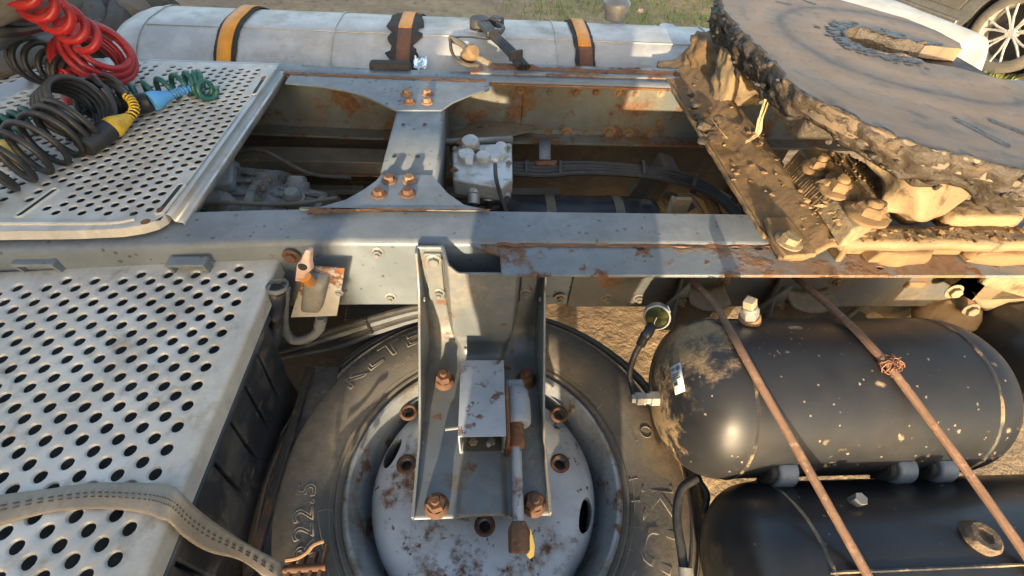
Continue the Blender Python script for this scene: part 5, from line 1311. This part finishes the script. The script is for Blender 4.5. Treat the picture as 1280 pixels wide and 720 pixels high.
# near pedestal: a dusty saddle casting rising to the plate
pr_rows = [[P(x, y, z=z_) for x, y, z_ in row] for row in (
    ((1098,262,1.035),(1125,268,1.03),(1150,277,1.03),(1172,272,1.035),(1190,262,1.045),(1206,250,1.05),(1214,240,1.05)),
    ((1102,245,1.055),(1128,245,1.075),(1150,248,1.085),(1172,246,1.085),(1190,240,1.08),(1205,234,1.075),(1216,228,1.07)),
    ((1100,225,1.07),(1128,218,1.11),(1152,216,1.125),(1175,218,1.125),(1195,220,1.115),(1208,220,1.10),(1220,222,1.09)),
    ((1085,205,1.09),(1120,192,1.13),(1150,190,1.145),(1175,195,1.145),(1200,200,1.14),(1216,208,1.13),(1228,215,1.12)),
    ((1075,190,1.10),(1115,175,1.14),(1150,172,1.15),(1180,178,1.15),(1210,188,1.15),(1225,196,1.14),(1240,205,1.13)))]
pr_cols = [catmull(r_, 6) for r_ in pr_rows]
pg = [catmull([c_[i] for c_ in pr_cols], 6) for i in range(len(pr_cols[0]))]
MB().loft([[p_+V((.003*nz(p_, 20), 0, .005*nz(p_, 25)+.002*nz(p_, 70))) for p_ in col] for col in pg], False, False).build('pedestal', mud_yel, fw_t, ang=80, solid=.012)
def fpad(p_): return p_+V((.003*nz(p_, 30), .003*nz(p_+V((3,0,0)), 30), .003*nz(p_, 40)))
# serrated foot: ridged strip, mounting foot and its bolts
ft_ = [P(x, y, z=1.045) for x, y in ((998,186),(1018,182),(1060,192),(1100,212),(1108,240),(1112,262),(1100,272),(1085,281),(1070,288),(1064,284))]
foot = MB().prism([(p_.x, p_.y) for p_ in ft_], .05, (0,0,.995)).build('serrated_foot', mud_yel, fw_t, bevel=.006)
A0, A1, B0, B1 = P(980,207,z=1.0), P(1041,302,z=.985), P(998,190,z=1.045), P(1066,286,z=1.04)
A0.z = .985
ser = MB()
nT = 30
for k in range(nT):
    f0, f1, f2 = k/nT, (k+.62)/nT, (k+1)/nT
    n_ = V((-.7, -.1, .7)).normalized()*.0042
    a0, a1, b0_, b1_ = A0.lerp(A1, f0), A0.lerp(A1, f1), B0.lerp(B1, f0), B0.lerp(B1, f1)
    j = lambda: V((random.uniform(-1,1), random.uniform(-1,1), random.uniform(-1,1)))*.0012
    ser.add([a0, a1, b1_, b0_, a0.lerp(a1,.25)+n_+j(), a0.lerp(a1,.75)+n_+j(), b0_.lerp(b1_,.75)+n_+j(), b0_.lerp(b1_,.25)+n_+j()], [(4,5,6,7),(0,1,5,4),(1,2,6,5),(2,3,7,6),(3,0,4,7)])
ser.add([A0-V((0,0,.001)), A1-V((0,0,.001)), B1-V((0,0,.001)), B0-V((0,0,.001))], [(0,1,2,3)])
ser.build('serrated_strip', mud, foot, ang=20)
for k in range(46):
    p_ = P(random.uniform(1040,1100), random.uniform(200,248), z=1.048)
    if (p_-P(1046,240,z=1.045)).length < .05 or (p_-P(1085,262,z=1.045)).length < .05: continue
    MB().box(p_, (.004,.012,.004), rot=Matrix.Rotation(-.5, 3, 'Z')).build('tooth', mud, foot)
for (x, y, sc_) in ((1024,205,1.0),(1050,232,1.15),(1087,262,1.25)):
    p_ = P(x, y, z=1.06); p_.z = 1.045
    bm_ = MB(); bm_.lathe([(0,0),(.034*sc_,0),(.034*sc_,.006),(.028*sc_,.010),(0,.010)], p_, n=26, fn=fpad)
    bm_.loft([[fpad(p_+V((hx*k, hy*k, h))) for hx, hy in hexpts(.021*sc_, .5)] for k, h in ((1.05,.004),(1,.022),(.8,.027))])
    bm_.lathe([(.011*sc_,.024),(.012*sc_,.034),(.008*sc_,.037),(0,.037)], p_, n=14, fn=fpad); bm_.ball(p_+V((.008,.006,.006)), .030*sc_, 8, (1,1,.5), .7, 40); bm_.build('mount_bolt', mud, foot, ang=30)
# cross beam: profiled beam lying over both rails at the front of the coupling
cbm = thing('coupling_cross_beam', 'mud caked angled cross beam lying over both rails in front of the fifth wheel', 'beam', (.70, 1.1, .955))
xb = .637
bp_ = [(0,.956),(.030,.956),(.052,.958),(.066,.966),(.076,.980),(.086,.992),(.100,.998),(.122,.996),(.136,.985),(.142,.965),(.143,.945)]
def beamf(u, v):
    k = v*(len(bp_)-1); i = min(int(k), len(bp_)-2); f = k-i
    x = bp_[i][0]+(bp_[i+1][0]-bp_[i][0])*f; z_ = bp_[i][1]+(bp_[i+1][1]-bp_[i][1])*f
    y = .655+u*1.02; p_ = V((xb+x, y, z_))
    y += -.04*sm(.5, 1, v)*0
    return V((xb+x+.003*nz(p_, 9), y, z_+.004*nz(p_, 16)+.002*nz(p_, 50)))
cb_o = MB().grid(beamf, 130, 44).build('profile', mud, cbm, ang=60, solid=.010)
MB().grid(lambda u, v: V((xb-.003+.003*nz((u*40, v, 0)), .72+u*.93, .951+.012*(v-.5)+.002*nz((u*50, v, 4)))), 80, 3).build('rough_edge', mud, cbm, solid=.006)
tq = [P(x, y, z=.972) for x, y in ((956,272),(985,271),(1000,290),(1022,318),(982,321),(966,302))]
tab = MB().prism([(p_.x, p_.y) for p_ in tq], .012, (0,0,.962)).build('end_tab', mud, cbm, bevel=.003)
p_ = P(987, 300, z=.98); p_.z = .974; bolt(tab, p_, (.1,0,1), .020, mud_yel, h=.9)
# lumps of dried earth, a twisted rag and straw on the beam
for k, (x, y, r_) in enumerate([(866,130,.018),(874,145,.016),(884,160,.022),(892,172,.016),(905,172,.014),(863,118,.010),(899,150,.012),(880,176,.012)]):
    c_ = P(x, y, z=.99); MB().ball(c_, r_, 7, (1.3, 1, .6), 1.1, 45).build('mud_clod', grease, cbm)
rag = thing('twisted_rag', 'twisted dry rag strip hanging from the fifth wheel rim onto the cross beam', 'rag', P(945, 170, z=1.0))
Ra = catmull([P(952,98,z=1.16), P(956,120,z=1.12), P(950,145,z=1.06), P(945,165,z=1.02), P(932,177,z=1.005)], 6); Rb = catmull([P(968,106,z=1.16), P(963,125,z=1.12), P(955,148,z=1.06), P(949,168,z=1.02), P(934,179,z=1.005)], 6)
MB().grid(lambda u, v: Ra[min(int(u*(len(Ra)-1)), len(Ra)-1)].lerp(Rb[min(int(u*(len(Ra)-1)), len(Rb)-1)], v)+V((.003,.0,.004))*math.sin(v*9+u*6), len(Ra)-1, 8).build('cloth', mat('dry_cloth', (.46,.36,.20), .9, 0, [], [(150,.4,.002)]), rag, solid=.002)
stw = thing('straw_stalk', 'thin pale straw stalk lying on the mud caked cross beam', 'straw', P(895, 160, z=1.0))
MB().tube([P(889,148,z=1.005), P(898,160,z=1.012), P(909,173,z=1.004)], .0013, 5).build('stalk', wood, stw)
# far end lump: block against the plate
def lump(c, size, mt, nm, par, rot=0, amp=.10, n=18, pw=.55):
    b_ = MB().ball((0,0,0), 1, n); out = []
    for v_ in b_.v:
        m_ = max(abs(v_.x), abs(v_.y), abs(v_.z)); d = v_*(1/m_)**pw
        q_ = V((d.x*size[0], d.y*size[1], d.z*size[2])); q_ = Matrix.Rotation(rot, 3, 'Z') @ q_ + V(c)
        q_ += (q_-V(c))*(amp*nz(q_, 14)+amp*.6*nz(q_, 34)+amp*.35*nz(q_, 80)); out.append(q_)
    b_.v = out; return b_.build(nm, mt, par, ang=70)
lump(P(890,72,z=1.02), (.055,.10,.055), mud, 'far_foot', fw_t, .3, .28, 26, .75)
lump(P(926,98,z=1.04), (.07,.055,.075), mud_yel, 'far_pedestal', fw_t, .1, .24, 26, .8)
lump(P(1218,275,z=1.0)+V((0,.01,.0)), (.085,.032,.028), mud_yel, 'pedestal_foot', fw_t, 0, .13, 26, .8)
lump(P(1146,262,z=1.0), (.05,.03,.03), mud, 'pedestal_foot', fw_t, .2)
lump(P(1125,318,z=.96), (.07,.022,.02), mud, 'packed_mud', fw_t, 0, .2)
lump(P(1250,318,z=.96), (.08,.022,.018), mud, 'packed_mud', fw_t, 0, .2)
cl_ = MB()
for k in range(300):
    if k < 110: p_ = V((xb+random.uniform(0,.13), random.uniform(.66,1.6), 0)); p_.z = .957+.042*sm(xb+.05, xb+.1, p_.x)
    elif k < 220: p_ = P(random.uniform(1000,1110), random.uniform(190,280), z=1.046)
    else: p_ = P(random.uniform(1075,1280), random.uniform(283,303), z=1.001)
    cl_.ball(p_-V((0,0,.001)), random.choice((.0015,.002,.003,.006)), 4, (random.uniform(.7,1.8), random.uniform(.7,1.8), .6), 1.2, 120)
cl_.build('mud_crumbs', mud, fw_t)['kind'] = 'stuff'
# slide bar and spacers above the near rail
sb_ = thing('slide_bar', 'sunlit dusty bar above the near rail carrying the fifth wheel', 'bar', (1.2, .68, .97))
y0_ = P(1120, 304, z=1.0).y; y1_ = P(1120, 282, z=1.0).y
MB().grid(lambda u, v: V((.752+u*.75, y0_+(y1_-y0_)*v, 1.0+.003*nz((u*20, v*2, 0)))), 50, 4).build('bar', mud_yel, sb_, solid=.022)
for k, (x0, x1) in enumerate(((1090,1138),(1215,1290))):
    a, b = P(x0, 322, z=.965), P(x1, 322, z=.965)
    MB().prism([(a.x, 0), (b.x, 0), (b.x-.0, .030), (a.x+.014, .030)], .05, (0, a.y, .948), (1,0,0), (0,0,1), (0,1,0)).build('spacer', mud, sb_, bevel=.004)
a, b = P(1030, 313, z=.975), P(1280, 313, z=.975)
MB().box(((.78+1.5)/2, .69, .962), (.72, .03, .03)).build('packing_strip', mud, sb_, bevel=.003)

# ================================================================== suspension pieces at right, below the rail
su_ = thing('suspension_bracket', 'mud covered casting with bolts and pale arm below the rail at right', 'bracket', (1.25, .78, .70))
c_ = P(1180, 385, Y=.70)
cm_ = MB().ball(c_, .072, 26, (1.15, .9, .8), .35, 9)
cm_.v = [v_+(v_-c_).normalized()*(.008*nz(v_, 30)+.004*nz(v_, 80)) for v_ in cm_.v]; cm_.build('casting', mud, su_, ang=70)
ar = [P(x, y, Y=.66) for x, y in ((1190,358),(1200,352),(1222,380),(1240,400),(1268,392),(1290,372),(1300,335),(1255,335),(1235,350),(1215,372))]
MB().add([*ar, *[p_+V((0,.02,0)) for p_ in ar]], [tuple(range(10)), tuple(reversed(range(10, 20)))]+[(i, (i+1) % 10, 10+(i+1) % 10, 10+i) for i in range(10)]).build('arm', mud_yel, su_, bevel=.006)
for x, y in ((1192,364),(1213,387)): bolt(su_, P(x, y, Y=.645), (-.1,-1,.2), .013, mud_yel)
MB().box(P(1140, 352, Y=.70), (.05,.03,.02)).build('lug', mud, su_, bevel=.005)
hs_ = thing('brake_chamber', 'dark dusty round brake chamber behind the tanks under the rail', 'brake chamber', (.98, .85, .7))
MB().lathe([(0,0),(.05,.0),(.055,.03),(.07,.05),(.07,.09),(.06,.12),(.03,.14),(0,.14)], (.92, .82, .80), (1,-.2,-.1), 32).build('can', dirt_mid, hs_)
MB().tube(catmull([P(1060,395,Y=.78), P(1090,372,Y=.8), P(1120,350,Y=.8)], 8), .008, 8).build('pipe', dirt_dk, hs_)
MB().grid(lambda u, v: P(1050+110*u, 345+60*v, Y=.86)+V((0,.06*nz((u*4, v*3, 0)),.02*nz((u*6, v*6, 3)))), 30, 16).build('back_casting', dirt_mid, hs_, solid=.02)
th_ = thing('brake_air_tank', 'dark rounded tank end cut off by the right picture edge', 'air tank', (1.5, .62, .6))
MB().lathe([(0,0),(.09,.01),(.13,.04),(.14,.09),(.14,.5),(0,.5)], (1.27, .60, .68), (1,0,-.05), 48).build('shell', black_paint2, th_)

# ================================================================== cream mudguard and parked car beyond
mg = thing('cream_mudguard', 'cream plastic mudguard curving behind the fifth wheel', 'mudguard', (1.9, 2.2, .5))
mA = catmull([P(x, y, z=1.0) for x, y in ((990,-44),(1060,-18),(1114,-1),(1146,13),(1176,25),(1207,39),(1228,51),(1236,62))], 8)
mB = catmull([P(x, y, z=.955) for x, y in ((990,40),(1060,52),(1110,60),(1150,70),(1180,80),(1205,86),(1226,92),(1236,86))], 8)
def mgf(u, v):
    k = u*(len(mA)-1); i = min(int(k), len(mA)-2); f = k-i
    a, b = mA[i].lerp(mA[i+1], f), mB[i].lerp(mB[i+1], f); p_ = a.lerp(b, v)
    return p_+V((0, 0, .05*math.sin(v*math.pi)*(1-sm(.8, 1, u))-.05*sm(.8, 1, u)))
MB().grid(mgf, 50, 20).build('arch', cream, mg, solid=.008)
car = thing('parked_car', 'dark grey parked car with silver spoked wheels at the upper right corner', 'car', (5.0, 5.3, 0))
fwd = V((-.28, .96, 0)).normalized(); lft = V((-fwd.y, fwd.x, 0))     # the car's length runs away from the viewer
side_o = P(1262, 42, z=.33); side_o.z = 0
def CL(l, s_, z_): return side_o+fwd*l-lft*s_+V((0, 0, z_))
prof = [(-.95,.30),(-.98,.55),(-.90,.80),(-.30,.93),(.35,1.38),(1.0,1.46),(2.0,1.42),(2.9,1.02),(3.5,.95),(3.62,.6),(3.55,.28)]
def arch(c0): return [(c0+.39*math.cos(a), .33+.39*math.sin(a)) for a in [math.pi*k/12 for k in range(13)]]
low = [(3.05+.0,.24)]
side = prof+[(3.2,.22)]+[p_ for p_ in arch(2.72)]+[(2.28,.20),(.45,.20)]+[p_ for p_ in arch(0.0)]+[(-.45,.24)]
W = 1.75
def ring(s_, inset): return [CL(l, s_+inset*(1 if s_ < 1 else -1)*max(0, (z_-.85))*.35, z_) for l, z_ in side]
MB().loft([ring(0, 1), ring(.06, 0), ring(W-.06, 0), ring(W, 1)]).build('body', car_paint, car, ang=40, bevel=.01)
MB().prism([(.45,.20),(2.28,.20),(2.28,.30),(.45,.30)], .05, CL(0, -.035, 0), fwd, (0,0,1), -lft).build('sill', car_paint, car, bevel=.012)
MB().prism([(.52,.36),(1.45,.36),(1.45,.86),(.40,.86)], .012, CL(0, -.008, 0), fwd, (0,0,1), -lft).build('door', car_paint, car, bevel=.006)
MB().prism([(.45,.95),(1.0,1.33),(1.9,1.32),(2.5,.98)], .01, CL(0, .06, 0), fwd, (0,0,1), -lft).build('side_window', car_glass, car)
for i, c0 in enumerate((0.0, 2.72)):
    wc = CL(c0, .02, .33)
    wl = MB().lathe([(.235,-.02),(.25,-.025),(.30,-.025),(.325,-.01),(.33,.02),(.33,.18),(.30,.20),(.235,.2)], wc, -lft, 48).build('wheel', rubber, car)
    MB().lathe([(.235,.18),(.232,.0),(.242,-.018),(.250,-.020),(.250,-.01),(.236,.0),(.235,.18)], wc, -lft, 48).build('rim', alloy, wl)
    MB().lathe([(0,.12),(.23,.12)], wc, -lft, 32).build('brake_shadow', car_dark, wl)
    MB().lathe([(0,-.012),(.03,-.012),(.045,.0),(.045,.05),(0,.05)], wc, -lft, 24).build('hub', alloy, wl)
    for k in range(7):
        for dd in (-.11, .11):
            a = 2*math.pi*k/7; c1 = fwd*math.cos(a+dd*.3)+V((0,0,1))*math.sin(a+dd*.3); c2 = fwd*math.cos(a+dd*1.6)+V((0,0,1))*math.sin(a+dd*1.6)
            MB().tube([wc+c1*.03-lft*.0, wc+c1.lerp(c2,.5)*.13+lft*.004, wc+c2*.238+lft*.004], lambda f: .011-.002*f, 6).build('spoke', alloy, wl)
MB().lathe([(.40,0),(.375,0),(.375,.5),(.40,.5)], CL(0,.05,.33), -lft, 40).build('wheel_arch_liner', car_dark, car)

# ================================================================== the photographer and an added shade box behind, both out of the picture, casting the long shadows
ph = thing('person', 'person in dark clothes standing beside the truck holding a phone out in both hands', 'person', (.02, -.42, 0))
vs = [(.015,-.42,.95),(.015,-.43,1.15),(.02,-.44,1.38),(.03,-.43,1.50),(.03,-.40,1.62),(.03,-.39,1.74),
      (-.17,-.43,1.40),(-.20,-.36,1.17),(-.07,-.10,1.42),(-.04,-.06,1.56),
      (.20,-.43,1.40),(.20,-.36,1.17),(.13,-.10,1.42),(.10,-.06,1.56),
      (-.07,-.42,.88),(-.09,-.40,.48),(-.10,-.43,.08),(-.11,-.30,.04),
      (.13,-.42,.88),(.15,-.40,.48),(.16,-.43,.08),(.17,-.30,.04)]
rs = [.215,.215,.20,.07,.085,.08,.085,.06,.045,.035,.085,.06,.045,.035,.11,.075,.05,.045,.11,.075,.05,.045]
es = [(0,1),(1,2),(2,3),(3,4),(4,5),(2,6),(6,7),(7,8),(8,9),(2,10),(10,11),(11,12),(12,13),(0,14),(14,15),(15,16),(16,17),(0,18),(18,19),(19,20),(20,21)]
me = bpy.data.meshes.new('body'); me.from_pydata(vs, es, []); bo_ = link('body', me, clay, ph)
mo = bo_.modifiers.new('skin', 'SKIN'); mo.use_smooth_shade = True
for i, r_ in enumerate(rs): me.skin_vertices[0].data[i].radius = (r_, r_*.85)
me.skin_vertices[0].data[0].use_root = True
bo_.modifiers.new('sub', 'SUBSURF').levels = 2; bo_.modifiers['sub'].render_levels = 2
ht = MB().lathe([(0,.10),(.06,.09),(.10,.05),(.108,0),(.12,-.01),(.12,-.02),(.10,-.02)], (.03,-.39,1.74), n=20).build('cap', car_dark, ph)
for sx in (-.04, .10):
    for k in range(4): MB().tube([V((sx-.012+.008*k, -.055, 1.56)), V((sx-.012+.008*k, -.03, 1.585-.004*k)), V((sx*.9-.008+.006*k, -.022, 1.60-.012*k))], .008, 8).build('finger', skin_m, ph)
    MB().tube([V((sx, -.06, 1.56)), V((sx*.7+.006, -.045, 1.575)), V((sx*.55+.01, -.035, 1.585))], .009, 8).build('thumb', skin_m, ph)
pho = thing('mobile_phone', 'black mobile phone held upright by the person', 'phone', (.03, -.02, 1.58))
MB().box((.03, -.026, 1.60), (.15, .009, .072)).build('case', car_dark, pho, bevel=.003)
tr_ = thing('added_shade_box', 'added unseen grey box on wheels that shades the left side', 'shade blocker', (-6.2, -3.2, 0))  # made-up box, added out of view to throw shade over the left side
MB().box((-6.01, -3.2, 2.1), (10, 2.4, 3.4)).build('box_body', shade_box_m, tr_, bevel=.02)
for x in (-9.5, -8.3, -2.2): 
    MB().lathe([(0,-.15),(.48,-.15),(.48,.15),(0,.15)], (x, -2.4, .48), (0,1,0), 32).build('wheel', rubber, tr_)
